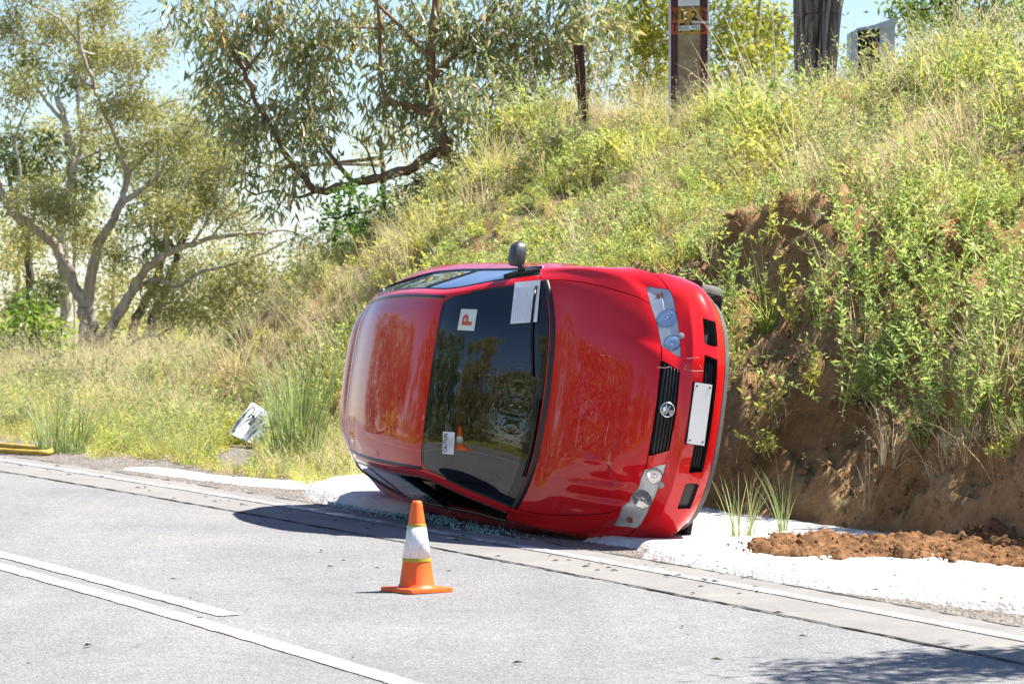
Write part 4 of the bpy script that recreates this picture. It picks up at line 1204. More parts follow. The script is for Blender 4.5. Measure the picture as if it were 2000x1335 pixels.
def scatter(name, P, yaw, scl, idx, label, cat, tilt=None):
    n = len(P); me = bpy.data.meshes.new(name)
    me.vertices.add(n); me.vertices.foreach_set("co", np.asarray(P, np.float32).ravel())
    rot = np.zeros((n, 3), np.float32); rot[:, 2] = yaw
    if tilt is not None: rot[:, :2] = tilt
    a = me.attributes.new("rot", 'FLOAT_VECTOR', 'POINT'); a.data.foreach_set("vector", rot.ravel())
    a = me.attributes.new("scl", 'FLOAT', 'POINT'); a.data.foreach_set("value", np.asarray(scl, np.float32))
    a = me.attributes.new("pidx", 'INT', 'POINT'); a.data.foreach_set("value", np.asarray(idx, np.int32))
    o = link(bpy.data.objects.new(name, me))
    ng = bpy.data.node_groups.new(name + "_scatter", 'GeometryNodeTree')
    ng.interface.new_socket("Geometry", in_out='INPUT', socket_type='NodeSocketGeometry')
    ng.interface.new_socket("Geometry", in_out='OUTPUT', socket_type='NodeSocketGeometry')
    N = ng.nodes; gi = N.new("NodeGroupInput"); go = N.new("NodeGroupOutput")
    ip = N.new("GeometryNodeInstanceOnPoints"); ci = N.new("GeometryNodeCollectionInfo")
    ci.inputs["Collection"].default_value = pcol; ci.inputs["Separate Children"].default_value = True; ci.inputs["Reset Children"].default_value = True
    def na(nm, dt):
        x = N.new("GeometryNodeInputNamedAttribute"); x.data_type = dt; x.inputs["Name"].default_value = nm
        return next(s for s in x.outputs if s.enabled and s.name == "Attribute")
    L = ng.links
    L.new(gi.outputs[0], ip.inputs["Points"]); L.new(ci.outputs[0], ip.inputs["Instance"])
    ip.inputs["Pick Instance"].default_value = True
    L.new(na("pidx", 'INT'), ip.inputs["Instance Index"]); L.new(na("rot", 'FLOAT_VECTOR'), ip.inputs["Rotation"]); L.new(na("scl", 'FLOAT'), ip.inputs["Scale"])
    L.new(ip.outputs[0], go.inputs[0])
    md = o.modifiers.new("scatter", 'NODES'); md.node_group = ng
    return tag(o, label, cat, None, 'stuff')
def choose(R, W):
    """row-wise weighted choice"""
    c = np.cumsum(W, 1); c /= c[:, -1:]
    return (R.uniform(0, 1, (len(W), 1)) > c).sum(1)
NP = len(protos)
def bank_cover():
    R = np.random.default_rng(77); n = 23000
    s = R.uniform(9, 46, n); q = R.uniform(.0, 8.5, n) ; nn = toe(s) + q
    wc = cut_w(s); X, Y = xy(s, nn)
    bare = fbm(s * .8 + 5, nn * 1.1, 33, 3)
    den = np.clip(.62 + .9 * fbm(s * 1.6, nn * 1.6, 91, 2), .12, 1)
    onc = q < wc + .25
    lip = (q > wc - .12) & (q < wc + .5)
    den = np.where(onc & (s < 26), np.where(s < 19.3, np.where(q > .30, .70, .03), .13), den)
    den = np.where(lip & (s < 26), .9, den)
    den = np.where((bare > .35) & (q < 3.5) & (s < 24), den * .15, den)
    den = np.where(q > 5.6, den * .45, den)
    keep = R.uniform(0, 1, n) < den
    zz = base_z(X, Y) + bank_z(s, nn); pu = 1000 + X / Y * FPX; pv = YH - (zz - CAMH) / Y * FPX
    keep &= (((pu - 1500) / 120) ** 2 + ((pv - 465) / 62) ** 2 > 1) | (R.uniform(0, 1, n) < .25)     # bare clay scar above the car's nose
    s, q, nn, X, Y, onc = s[keep], q[keep], nn[keep], X[keep], Y[keep], onc[keep]
    Z = base_z(X, Y) + bank_z(s, nn) - .03
    a = fbm(s * .35, nn * .5, 41, 3); b = fbm(s * .5 + 9, nn * .6, 43, 3); c = fbm(s * .9, nn * .9, 47, 2)
    W = np.full((len(s), NP), .02)
    dry = np.clip(.55 + 1.7 * a + .10 * (q - 1.5), .1, 1.6); grn = np.clip(.70 - 1.5 * a + .3 * c, .05, 1.5); brn = np.clip(-.25 + 1.8 * b, 0, 1)
    W[:, 0] = 1.0 * dry; W[:, 1] = 1.2 * dry; W[:, 9] = .3 * dry; W[:, 10] = .9 * dry
    W[:, 3] = .4; W[:, 2] = .35 * grn; W[:, 4] = .75 * grn; W[:, 5] = .9 * grn; W[:, 6] = 1.0 * grn + .2; W[:, 7] = .8 * grn; W[:, 8] = 1.1 * brn; W[:, 11] = .55 * grn + .25
    W[onc, 8] += .5
    W[onc, 4] += .5
    idx = choose(R, W)
    scl = R.uniform(.55, 1.0, len(s)) * np.where(onc, .75, 1.0) * np.clip(1 + 1.1 * fbm(s * 1.3, nn * 1.3, 71, 3), .5, 1.7)
    pk = 1000 + X / Y * FPX
    scl = np.where((q > 3.2) & (((pk > 1285) & (pk < 1405)) | ((pk > 1650) & (pk < 1765))), scl * .85, scl)      # trampled round the pole and the box
    tilt = R.normal(0, .14, (len(s), 2))
    scatter('bank_grass', np.stack([X, Y, Z], -1), R.uniform(0, 6.28, len(s)), scl, idx, "mixed dry and green grass and weeds covering the roadside bank", "grass", tilt)
def field_cover():
    R = np.random.default_rng(78); n = 24000
    Y = 27 + 33 * R.uniform(0, 1, n) ** 1.25; X = R.uniform(-1, 1, n) * 0
    X = (R.uniform(-80, 720, n) - 1000) / FPX * Y
    s, nn = sn(X, Y); o = nn - n_edge(s)
    q = nn - toe(s)
    vis = (o > .92 + .40 * fbm(s * 1.2, s * 0, 61, 3)) & (q < .15)
    edge = np.clip((o - .75) / 1.2, .14, 1)
    keep = vis & (R.uniform(0, 1, n) < edge * np.clip(.75 + .8 * fbm(X * .9, Y * .6, 93, 2), .2, 1))
    pxx = 1000 + X / Y * FPX
    keep &= ~((pxx > 425) & (pxx < 530) & (Y > 29.5) & (Y < 33.4))            # open ground in front of the fallen sign
    X, Y, s, nn, o = X[keep], Y[keep], s[keep], nn[keep], o[keep]
    a = fbm(X * .35, Y * .25, 63, 3); b = fbm(X * .6, Y * .4, 65, 3)
    W = np.full((len(X), NP), .01)
    dry = np.clip(.40 + 1.5 * a, .08, 1.2); grn = np.clip(.75 - 1.4 * a, .15, 1.5)
    W[:, 0] = .7 * dry; W[:, 1] = .8 * dry; W[:, 9] = .22 * dry; W[:, 3] = .6; W[:, 2] = .9 * grn; W[:, 4] = .2 * grn; W[:, 5] = .4 * grn; W[:, 6] = .4 * grn; W[:, 10] = .4 * dry; W[:, 11] = .3 * grn; W[:, 8] = np.clip(.25 + .7 * b, 0, 1) * (o < 2.2) * 1.3; W[:, 10] += 1.0 * (o < 1.7)
    idx = choose(R, W)
    scl = R.uniform(.6, 1.1, len(X)) * np.clip(.38 + .24 * (o - .9), .38, 1.0)
    scatter('field_grass', np.stack([X, Y, base_z(X, Y) - .03], -1), R.uniform(0, 6.28, len(X)), scl, idx, "pale long grass filling the flat ground left of the bank", "grass", R.normal(0, .12, (len(X), 2)))
def far_side_cover():
    R = np.random.default_rng(79); n = 2600
    s = R.uniform(-30, 40, n); nn = n_edge(s) - 7.9 - 12 * R.uniform(0, 1, n) ** 1.3
    X, Y = xy(s, nn)
    k = (np.hypot(X, Y) > 2.2) & ~((np.abs(X) < .12 * Y + .8) & (Y > 0)); X, Y = X[k], Y[k]
    idx = R.choice([0, 1, 3, 3, 2, 5, 6], len(X))
    scatter('verge_grass', np.stack([X, Y, base_z(X, Y) - .04], -1), R.uniform(0, 6.28, len(X)), R.uniform(.9, 1.5, len(X)), idx, "tall dry grass on the far side of the road", "grass", R.normal(0, .12, (len(X), 2)))
bank_cover(); field_cover(); far_side_cover()

# ------------------------------------------------------------------ trees
def smooth_line(pts, n=5):
    pts = [Vector(p) for p in pts]; out = []
    for i in range(len(pts) - 1):
        p0 = pts[max(i - 1, 0)]; p1 = pts[i]; p2 = pts[i + 1]; p3 = pts[min(i + 2, len(pts) - 1)]
        for k in range(n):
            t = k / n
            out.append(.5 * ((2 * p1) + (p2 - p0) * t + (2 * p0 - 5 * p1 + 4 * p2 - p3) * t * t + (3 * p1 - p0 - 3 * p2 + p3) * t ** 3))
    out.append(pts[-1]); return out
def tree(name, label, cat, D, limbs, clumps, leaf, bark, seed, group=None, ground_sink=True):
    """limbs: (list of (px,py[,ddepth]), r0 px, r1 px); clumps: (px,py,rx,ry,count[,ddepth])"""
    R = np.random.default_rng(seed); pm = D / FPX
    P = lambda x, y, dd=0: at(x, y, D + dd)
    root_xy = limbs[0][0][0]; b = P(*root_xy)
    root = empty(name, b); tag(root, label, cat, group)
    loc = lambda v: Vector(v) - b
    tb = MB(); bb = MB(); skel = []
    for li, (pts, r0, r1) in enumerate(limbs):
        L = smooth_line([P(*p) for p in pts], 5); n = len(L)
        if li == 0 and ground_sink: L = [Vector((L[0].x, L[0].y, min(L[0].z, float(land(L[0].x, L[0].y))) - .3))] + L; n += 1
        L = [p + Vector(R.normal(0, r0 * pm * .12, 3)) * (1 if 1 < i < n - 1 else 0) for i, p in enumerate(L)]
        rad = [max(.006, (r0 + (r1 - r0) * (i / (n - 1)) ** .8) * pm * (1 + R.normal(0, .05))) for i in range(n)]
        (tb if r0 >= limbs[0][1] * .55 else bb).tube([loc(p) for p in L], rad, 10 if r0 > 8 else 7)
        skel += L
    K = np.array([list(p) for p in skel])
    LC = []; LA = []
    for c in clumps:
        x, y, rx, ry, cnt = c[:5]; dd = c[5] if len(c) > 5 else R.normal(0, rx * pm * .9)
        C = np.array(P(x, y, dd)); e = np.array([rx * pm, rx * pm * 1.1, ry * pm])
        d = np.linalg.norm((K - C) * np.array([1, .5, 1]), axis=1) + np.where(K[:, 2] > C[2] + .2, .8, 0); k = K[np.argmin(d)]
        mid = (k + C) / 2 + R.normal(0, .10, 3) * np.linalg.norm(C - k) + np.array([0, 0, -.04 * np.linalg.norm(C - k)])
        L = smooth_line([k, mid, C], 4); rr = min(.05, .012 + .012 * np.linalg.norm(C - k))
        bb.tube([loc(p) for p in L], list(np.linspace(rr, rr * .35, len(L))), 5)
        nt = max(3, cnt // 26)
        u = unit(R, nt) * (R.uniform(.25, 1, (nt, 1)) ** .5) * e
        for t in range(nt):
            E = C + u[t]
            m = C + u[t] * .55 + np.array([0, 0, .12 * e[2]])
            tw = [Vector(C), Vector(m), Vector(E)]
            if t % 2 == 0: bb.tube([loc(p) for p in tw], [rr * .3, rr * .2, .003], 3, False)
            kk = cnt // nt
            f = R.uniform(.25, 1.1, (kk, 1))
            pos = C + (m - C) * np.minimum(f * 2, 1) + (E - m) * np.clip(f * 2 - 1, 0, 1.2) + R.normal(0, leaf['spray'], (kk, 3)) * np.array([1, 1, 1])
            ax = unit(R, kk) * leaf['wild'] + np.array([0, 0, -leaf['droop']]) + (u[t] / (np.linalg.norm(u[t]) + 1e-6)) * .35
            LC.append(pos); LA.append(ax)
    tb.build('trunk', bark, root, smooth=True)
    if bb.v: bb.build('branches', bark, root, smooth=True)['kind'] = 'stuff'
    LC = np.concatenate(LC); LA = np.concatenate(LA)
    V, F, A = leaves(LC - np.array(b), LA, leaf['len'], leaf['wid'], R, .06)
    link(bpy.data.objects.new('crown', fast_mesh('crown', V, F, leaf['mat'], A)), root)
    return root
EUC = dict(len=.165, wid=.026, droop=1.0, wild=.85, spray=.15, mat=M['euc'])
OLV = dict(len=.085, wid=.019, droop=.5, wild=.95, spray=.13, mat=M['euc_olive'])
DRK = dict(len=.17, wid=.036, droop=.5, wild=.9, spray=.14, mat=M['euc_dark'])
BRT = dict(len=.17, wid=.034, droop=.6, wild=.9, spray=.14, mat=M['bright'])
def cl(n, *c): return [(x, y, rx * .92, ry * .90, int(n * rx * ry / 4900), *r) for (x, y, rx, ry, *r) in c]

tree('gum_tree', "leaning gum with hanging leaves and a thick crooked limb, growing behind the bank", 'tree', 41.0,
     [([(912, 372), (903, 335), (872, 290), (852, 240), (842, 150), (850, 20), (860, -120)], 17, 7),
      ([(908, 345), (880, 310), (850, 298), (805, 328), (740, 347), (680, 360), (628, 374), (598, 352), (565, 312), (535, 255), (500, 200), (478, 140)], 13, 4),
      ([(690, 358), (648, 306), (612, 248), (598, 190)], 6, 2), ([(852, 230), (800, 206), (757, 196), (744, 150), (742, 60), (735, -40)], 7, 3),
      ([(905, 330), (950, 262), (1005, 216), (1060, 186), (1115, 150)], 6, 2), ([(620, 373), (580, 385), (540, 372), (500, 380)], 4, 1.5),
      ([(846, 150), (900, 90), (960, 30), (1010, -60)], 7, 3), ([(843, 120), (790, 60), (700, -30)], 6, 3), ([(735, 347), (720, 300), (700, 270)], 3, 1.5)],
     cl(480, (385, 25, 60, 55), (445, 85, 75, 65), (425, 165, 50, 55), (520, 35, 75, 65), (600, 110, 85, 75), (555, 225, 70, 60), (478, 258, 60, 55), (440, 215, 40, 50), (655, 55, 70, 65), (640, 180, 60, 55),
         (620, 262, 60, 45), (745, 50, 60, 55), (785, 135, 75, 65), (850, 55, 85, 65), (835, 185, 70, 55), (920, 105, 85, 75), (905, 215, 85, 55), (990, 55, 85, 65), (1000, 165, 75, 55), (1060, 100, 75, 75),
         (1120, 50, 75, 65), (1150, 140, 55, 55), (965, 255, 55, 35), (880, 250, 60, 40), (560, 330, 45, 35), (1190, 60, 45, 75), (480, 340, 40, 35), (540, 400, 40, 30), (600, 330, 35, 30),
         (420, -50, 70, 50), (560, -60, 80, 60), (700, -70, 80, 60), (850, -70, 90, 60), (1000, -60, 90, 60), (1130, -60, 80, 60), (780, 250, 50, 40), (740, 215, 40, 35)),
     EUC, M['bark_red'], 101)
tree('leafy_shrub', "bright green leafy shrub under the crooked gum limb", 'shrub', 39.5, [([(700, 470), (690, 430), (680, 400)], 4, 2)],
     cl(420, (660, 395, 34, 34), (690, 372, 30, 24), (640, 425, 30, 26), (700, 410, 30, 28), (675, 450, 36, 26), (740, 400, 36, 30), (720, 440, 36, 26)), dict(len=.085, wid=.038, droop=.2, wild=1, spray=.08, mat=M['bushgreen']), M['bark_dark'], 103)
tree('leafy_shrub', "brown-green tangled shrub between the gum limb and the bank crest", 'shrub', 40.5, [([(820, 420), (815, 380), (808, 350)], 4, 2)],
     cl(420, (770, 370, 40, 30), (820, 355, 40, 30), (860, 350, 36, 26), (790, 400, 40, 26), (900, 320, 34, 26), (850, 390, 40, 26)), dict(len=.12, wid=.026, droop=.6, wild=1, spray=.10, mat=M['euc']), M['bark_dark'], 104)
tree('gum_tree', "pale forked gum with a low dead branch, standing in the field", 'tree', 52.0,
     [([(178, 745), (176, 690), (172, 640), (168, 605)], 24, 17), ([(168, 612), (140, 545), (108, 482), (60, 440), (22, 412), (2, 370), (-20, 300)], 13, 5),
      ([(170, 612), (180, 525), (191, 480), (207, 453), (227, 418), (238, 388), (247, 345), (236, 290), (212, 235), (188, 178), (160, 100), (150, 20)], 12, 3),
      ([(180, 700), (212, 645), (250, 582), (282, 530), (322, 498), (370, 480), (412, 464), (470, 458), (522, 456)], 13, 3),
      ([(258, 572), (300, 545), (345, 560), (392, 530), (440, 520), (500, 500), (560, 470)], 6, 2), ([(238, 395), (275, 372), (310, 340), (332, 302)], 7, 3), ([(190, 718), (230, 692), (290, 686), (342, 680), (386, 687)], 5, 2),
      ([(230, 692), (262, 666), (302, 655), (326, 676)], 4, 1.5), ([(330, 495), (322, 450), (328, 400), (318, 350)], 5, 2), ([(60, 440), (70, 400), (50, 350)], 5, 2), ([(372, 480), (400, 440), (420, 400)], 4, 2), ([(412, 464), (450, 420), (500, 390)], 3, 1.5), ([(440, 520), (480, 560), (540, 600), (600, 625)], 3, 1), ([(160, 100), (120, 40), (60, 10)], 3, 1.5), ([(212, 235), (260, 190), (290, 140)], 3, 1.5), ([(22, 412), (40, 340), (30, 270), (60, 200)], 4, 1.5), ([(247, 345), (290, 300), (350, 270), (390, 230)], 4, 1.5), ([(188, 178), (140, 140), (100, 90)], 3, 1.2), ([(520, 456), (560, 450), (620, 470), (650, 500)], 2.5, 1)],
     cl(2050, (70, 395, 75, 45), (55, 465, 55, 35), (130, 415, 55, 55), (250, 210, 85, 65), (300, 282, 65, 55), (190, 105, 75, 65), (110, 55, 75, 55), (250, 120, 65, 55), (310, 85, 45, 35), (370, 262, 55, 55),
         (330, 420, 75, 55), (400, 400, 65, 45), (430, 335, 55, 55), (235, 500, 45, 45), (310, 560, 55, 45), (350, 605, 60, 45), (425, 572, 65, 50), (482, 520, 55, 45), (520, 562, 50, 50), (160, 470, 45, 55),
         (40, 180, 50, 50), (20, 60, 50, 55), (175, 255, 50, 40), (200, 20, 70, 50), (60, -30, 80, 50), (460, 420, 45, 40), (590, 520, 35, 30), (560, 590, 45, 40), (605, 560, 35, 35), (480, 625, 55, 35), (545, 640, 45, 30), (420, 640, 50, 30), (380, 520, 40, 35), (500, 460, 40, 30), (380, 330, 50, 45)),
     OLV, M['bark'], 105)
tree('gum_tree', "straight grey gum with bare twisted upper limbs beyond the forked gum", 'tree', 62.0,
     [([(130, 700), (128, 600), (122, 500), (118, 430), (136, 360), (140, 300), (128, 240), (112, 190)], 15, 6), ([(138, 345), (160, 280), (152, 200), (160, 120), (200, 60)], 6, 2), ([(128, 240), (100, 210), (60, 150), (40, 60)], 5, 2),
      ([(122, 480), (90, 440), (40, 420)], 5, 2), ([(140, 320), (185, 300), (215, 290)], 5, 2)],
     cl(800, (90, 300, 55, 40), (30, 330, 50, 40), (150, 160, 50, 50), (60, 130, 60, 50), (230, 300, 45, 40), (110, 560, 35, 45), (170, 350, 40, 40)), DRK, M['bark'], 107, 'gums beyond the field')
for i, (pts, clm, lab) in enumerate((
        ([(275, 700), (300, 622), (326, 560), (346, 500), (362, 455), (392, 405), (420, 340)], [(430, 300, 60, 50), (390, 370, 50, 40), (350, 430, 45, 40), (470, 250, 50, 50), (300, 480, 40, 35)], "dark leaning gum trunk with sparse foliage beyond the field"),
        ([(245, 700), (268, 622), (298, 560), (318, 500), (330, 440), (360, 380)], [(340, 350, 50, 45), (290, 400, 45, 40), (250, 440, 40, 40)], "second dark leaning trunk, parallel to and behind the first"),
        ([(62, 690), (60, 600), (57, 520), (54, 462), (30, 400), (10, 320)], [(20, 280, 60, 50), (60, 350, 50, 45), (10, 400, 50, 40), (20, 600, 45, 40), (70, 580, 35, 35)], "dark upright gum standing behind the broad-leaved bush"))):
    tree('gum_tree', lab, 'tree', 66.0 + 3 * i, [(pts, 12, 4), ([pts[3], ((pts[3][0] + pts[4][0]) / 2 - 30, pts[4][1]), (pts[4][0] - 55, pts[4][1] - 60)], 5, 2)], cl(760, *clm), DRK, M['bark_dark'], 111 + i, 'gums beyond the field')
tree('wattle_tree', "yellow-green tree just left of the concrete and steel pole", 'tree', 55.0,
     [([(1292, 300), (1288, 200), (1283, 120), (1268, 40), (1250, -40)], 7, 4), ([(1286, 150), (1310, 90), (1320, 20)], 4, 2)],
     cl(800, (1230, 30, 55, 55), (1285, 85, 50, 50), (1262, 150, 50, 40), (1300, 20, 50, 50), (1240, 100, 40, 40), (1310, 150, 30, 40), (1270, -40, 60, 40), (1230, 180, 30, 25)), BRT, M['bark'], 121, 'yellow-green trees on the rise')
tree('wattle_tree', "large yellow-green tree just right of the concrete and steel pole", 'tree', 57.0,
     [([(1462, 320), (1462, 200), (1470, 120), (1480, 40), (1490, -40)], 8, 4), ([(1466, 160), (1430, 100), (1415, 40)], 4, 2), ([(1472, 130), (1510, 80), (1530, 30)], 4, 2)],
     cl(800, (1415, 25, 50, 50), (1470, 55, 60, 50), (1520, 45, 42, 50), (1490, 110, 55, 40), (1425, 95, 45, 45), (1400, 155, 40, 40), (1450, 170, 50, 40), (1450, -40, 70, 40), (1530, 110, 30, 40), (1510, 160, 35, 30)), BRT, M['bark'], 123, 'yellow-green trees on the rise')
tree('wattle_tree', "dense green tree rising behind the pale metal box", 'tree', 50.0,
     [([(1880, 260), (1878, 160), (1870, 80), (1860, 0)], 8, 4)],
     cl(800, (1765, 15, 40, 40), (1800, 40, 50, 40), (1860, 40, 60, 50), (1930, 40, 60, 50), (1990, 25, 50, 50), (1840, -30, 80, 40), (1960, -30, 80, 40), (1900, 90, 50, 30), (1830, 90, 40, 30)), dict(len=.12, wid=.036, droop=.4, wild=.9, spray=.12, mat=M['broad']), M['bark_dark'], 125)
tree('gum_tree', "hazy olive tree seen through gaps under the leaning gum", 'tree', 64.0,
     [([(750, 420), (748, 340), (742, 270)], 7, 4)], cl(700, (760, 250, 60, 45), (705, 275, 45, 40), (730, 310, 55, 35), (790, 290, 35, 35), (480, 300, 50, 60), (540, 330, 45, 45)), OLV, M['bark_dark'], 127)

# second layer of trees closing the gaps behind the field
for i, (x, yb, clm, m, lab_) in enumerate((
        (30, 690, [(20, 520, 60, 50), (60, 470, 55, 45), (0, 450, 50, 50), (80, 560, 50, 40), (30, 600, 60, 35)], 'olive', "olive crown filling the gap behind the broad-leaved bush"),
        (215, 690, [(210, 560, 50, 45), (200, 470, 45, 45), (235, 620, 50, 35), (190, 620, 45, 35), (250, 540, 45, 40)], 'olive', "olive crown seen through the fork of the pale gum"),
        (330, 690, [(330, 640, 60, 35), (380, 600, 55, 40), (300, 620, 50, 35), (360, 540, 50, 45), (420, 540, 50, 45)], 'dark', "dull green crown behind the leaning trunks"),
        (455, 690, [(450, 620, 60, 40), (500, 590, 55, 45), (540, 620, 50, 40), (470, 550, 50, 45), (430, 490, 40, 40)], 'olive', "olive crown below the long right limb of the pale gum"),
        (580, 690, [(590, 600, 50, 45), (560, 550, 50, 45), (620, 560, 45, 45), (640, 500, 40, 45), (600, 480, 45, 40), (660, 450, 35, 35)], 'dark', "dull green crown standing just past the end of the bank"),
        (140, 690, [(110, 360, 55, 45), (160, 300, 50, 50), (90, 260, 55, 45), (170, 400, 50, 45), (60, 330, 45, 40)], 'olive', "tall olive crown far behind the pale gum"),
        (300, 690, [(300, 360, 60, 50), (350, 310, 55, 50), (260, 320, 50, 45), (400, 280, 50, 45), (330, 220, 50, 45), (400, 190, 40, 40)], 'olive', "tall olive crown behind the leaning gum's outer leaves"))):
    tree('gum_tree', lab_, 'tree', 74.0 + 4 * (i % 3), [([(x, yb), (x + 4, yb - 60), (x + 8, min(c[1] for c in clm) + 20)], 7, 3)], cl(900, *clm), dict(len=.15, wid=.036, droop=.45, wild=.95, spray=.16, mat=M['euc_olive'] if m == 'olive' else M['euc_dark']), M['bark'], 171 + i, 'trees closing the back of the field')
for i, (x, y, rx, ry) in enumerate(((30, 668, 70, 28), (190, 672, 60, 24), (320, 668, 70, 26), (460, 660, 70, 28), (580, 664, 60, 28))):
    tree('shrub', "sunlit yellow-green shrub in the back row, in front of the olive crowns", 'shrub', 70.0 + i, [([(x, y + ry + 8), (x, y), (x + 3, y - ry * .4)], 3, 1.5)], cl(520, (x, y, rx, ry), (x - rx * .5, y + 6, rx * .6, ry * .7), (x + rx * .5, y + 4, rx * .6, ry * .7)), dict(len=.15, wid=.04, droop=.0, wild=1, spray=.12, mat=M['bright']), M['bark_dark'], 181 + i, 'yellow-green shrubs in the back row')

# bushes on the flat
tree('broadleaf_bush', "round bright green broad-leaved bush beside the forked gum", 'bush', 47.0, [([(75, 770), (72, 720), (66, 680)], 5, 3), ([(75, 740), (110, 700), (120, 660)], 3, 2), ([(74, 740), (40, 700), (20, 660)], 3, 2)],
     cl(430, (70, 690, 55, 48), (30, 700, 45, 45), (115, 700, 40, 42), (60, 645, 45, 35), (20, 655, 40, 35), (105, 660, 35, 30), (80, 735, 60, 25), (60, 610, 30, 25), (-10, 690, 40, 50)), dict(len=.13, wid=.075, droop=.3, wild=1, spray=.09, mat=M['broad']), M['bark_dark'], 131)
tree('small_bush', "small dense deep-green bush in the pale grass", 'bush', 42.5, [([(392, 800), (391, 780), (390, 768)], 3, 2)],
     cl(900, (388, 770, 30, 24), (405, 762, 22, 22), (372, 778, 20, 18)), dict(len=.08, wid=.014, droop=-.5, wild=.8, spray=.05, mat=M['bushgreen']), M['bark_dark'], 133)
for i, (x, y, rx, ry, lab) in enumerate(((260, 722, 55, 26, "low grey-green shrub at the foot of the dark leaning trunks"), (335, 712, 50, 34, "grey-green shrub behind the dead branch of the forked gum"),
                                         (440, 712, 60, 40, "wide grey-green shrub behind the small deep-green bush"), (530, 690, 55, 48, "tall grey-green shrub where the bank begins"), (585, 640, 45, 45, "pale shrub climbing the end of the bank"), (205, 650, 40, 40, "grey-green shrub behind the trunk of the forked gum"))):
    tree('shrub', lab, 'shrub', 49.0 + (i % 3) * 1.5, [([(x, y + ry + 8), (x, y + ry * .3), (x + 4, y - ry * .3)], 3, 1.5)],
         cl(560, (x, y, rx, ry), (x - rx * .5, y + ry * .3, rx * .6, ry * .6), (x + rx * .5, y + ry * .25, rx * .6, ry * .6)), dict(len=.09, wid=.022, droop=-.2, wild=.9, spray=.08, mat=M['shrub']), M['bark_dark'], 141 + i, 'shrubs at the back of the field')
# hedge-like line of far trees on the paddock
R_ = np.random.default_rng(55)
far_group = 'far trees on the paddock'
for i in range(5):
    x = -60 + i * 150 + R_.normal(0, 14); y = 622 + R_.normal(0, 4); D = 190 + R_.uniform(-20, 40); r = R_.uniform(26, 44)
    tree('distant_tree', "small hazy tree far off on the sunlit paddock", 'tree', D, [([(x, y + 16), (x, y), (x + 2, y - 14)], 3, 1.5)],
         cl(300, (x, y - 12, r, r * .5), (x - r * .6, y - 2, r * .6, r * .35), (x + r * .6, y - 4, r * .6, r * .35)), dict(len=.6, wid=.22, droop=.2, wild=1, spray=.4, mat=M['euc_olive']), M['bark_dark'], 161 + i, far_group)

# trees on the far side of the road, behind the photographer (seen mirrored in paint and glass); one shades the road corner
def copy_tree(o, loc, yaw, k, label, group):
    c = o.copy(); COL.objects.link(c); c.location = loc; c.rotation_euler = (0, 0, yaw); c.scale = (k, k, k)
    c["label"] = label; c["group"] = group
    for ch in o.children:
        d = ch.copy(); COL.objects.link(d); d.parent = c
    return c
src = [o for o in COL.objects if o.name.startswith('gum_tree') and o.parent is None]
lab = "tall gum on the far side of the road"
for i, (si, X, Y, yaw, k) in enumerate(((1, -14, 20, .6, 1.1), (0, -13, 27, 2.1, 1.7), (1, -19, 31, 2.9, 1.35), (2, -22, 22, 1.0, 1.0), (1, -12, 10, 4.0, 1.0), (0, -19, 40, 3.3, 2.0), (1, -27, 27, 5.2, 1.5), (3, -16, 15, .4, 1.0), (1, -24, 47, 2.2, 1.2), (0, -15, 3, 1.1, 1.8), (2, -9, -8, 2.0, .9), (1, -31, 40, .9, 1.3), (1, 4, -16, 1.7, 1.0), (0, -12, 17, 5.0, 1.5), (1, -20, 15, 3.6, 1.3))):
    copy_tree(src[si], (X, Y, float(base_z(X, Y)) - .1), yaw, k, lab, 'gums across the road')
bsrc = [o for o in COL.objects if o.name.startswith('shrub') and o.parent is None]
for i in range(16):
    X = -9.5 - 1.2 * (i % 3) - .12 * i; Y = -4 + i * 2.6 + .7 * (i % 2)
    if sn(X, Y)[1] > float(n_edge(sn(X, Y)[0])) - 8.6: X -= 3.5
    copy_tree(bsrc[i % len(bsrc)], (X, Y, float(base_z(X, Y)) + .1), i * 1.3, 1.5 + .35 * (i % 4), "grey-green shrub on the far side of the road", 'shrubs across the road')
sh = copy_tree(src[0], (6.9, 16.6, float(land(6.9, 16.6)) - .15), .2, 1.0, "gum on top of the bank whose leaves shade the road corner", 'gums across the road')
del sh["group"]
# ------------------------------------------------------------------ traffic cone
M['orange'] = simple("orange_cone_plastic", (.90, .145, .02), .45, 0, .06, 6, .1)
M['olive_band'] = simple("olive_tape", (.42, .36, .03), .4, 0, .12, 30)
def m_sleeve():
    t = NT("reflective_sleeve"); c = t.coords()
    v = t.n("ShaderNodeTexVoronoi"); v.feature = 'DISTANCE_TO_EDGE'; v.inputs["Scale"].default_value = 85; v.inputs["Randomness"].default_value = .15; t.l(c, v.inputs["Vector"])
    col = t.ramp(v.outputs["Distance"], [(.0, (.50, .49, .49)), (.10, (.84, .84, .83))])
    return t.done(t.bsdf(col, .35, 0, t.bump(v.outputs["Distance"], .5, .003), .6))
M['sleeve'] = m_sleeve()
c0 = gp(814, 1155.5, .005)
cone = empty('traffic_cone', c0); cone.rotation_euler = (0, 0, math.radians(35.6))
tag(cone, "orange traffic cone with white reflective sleeve standing on the road", "cone")
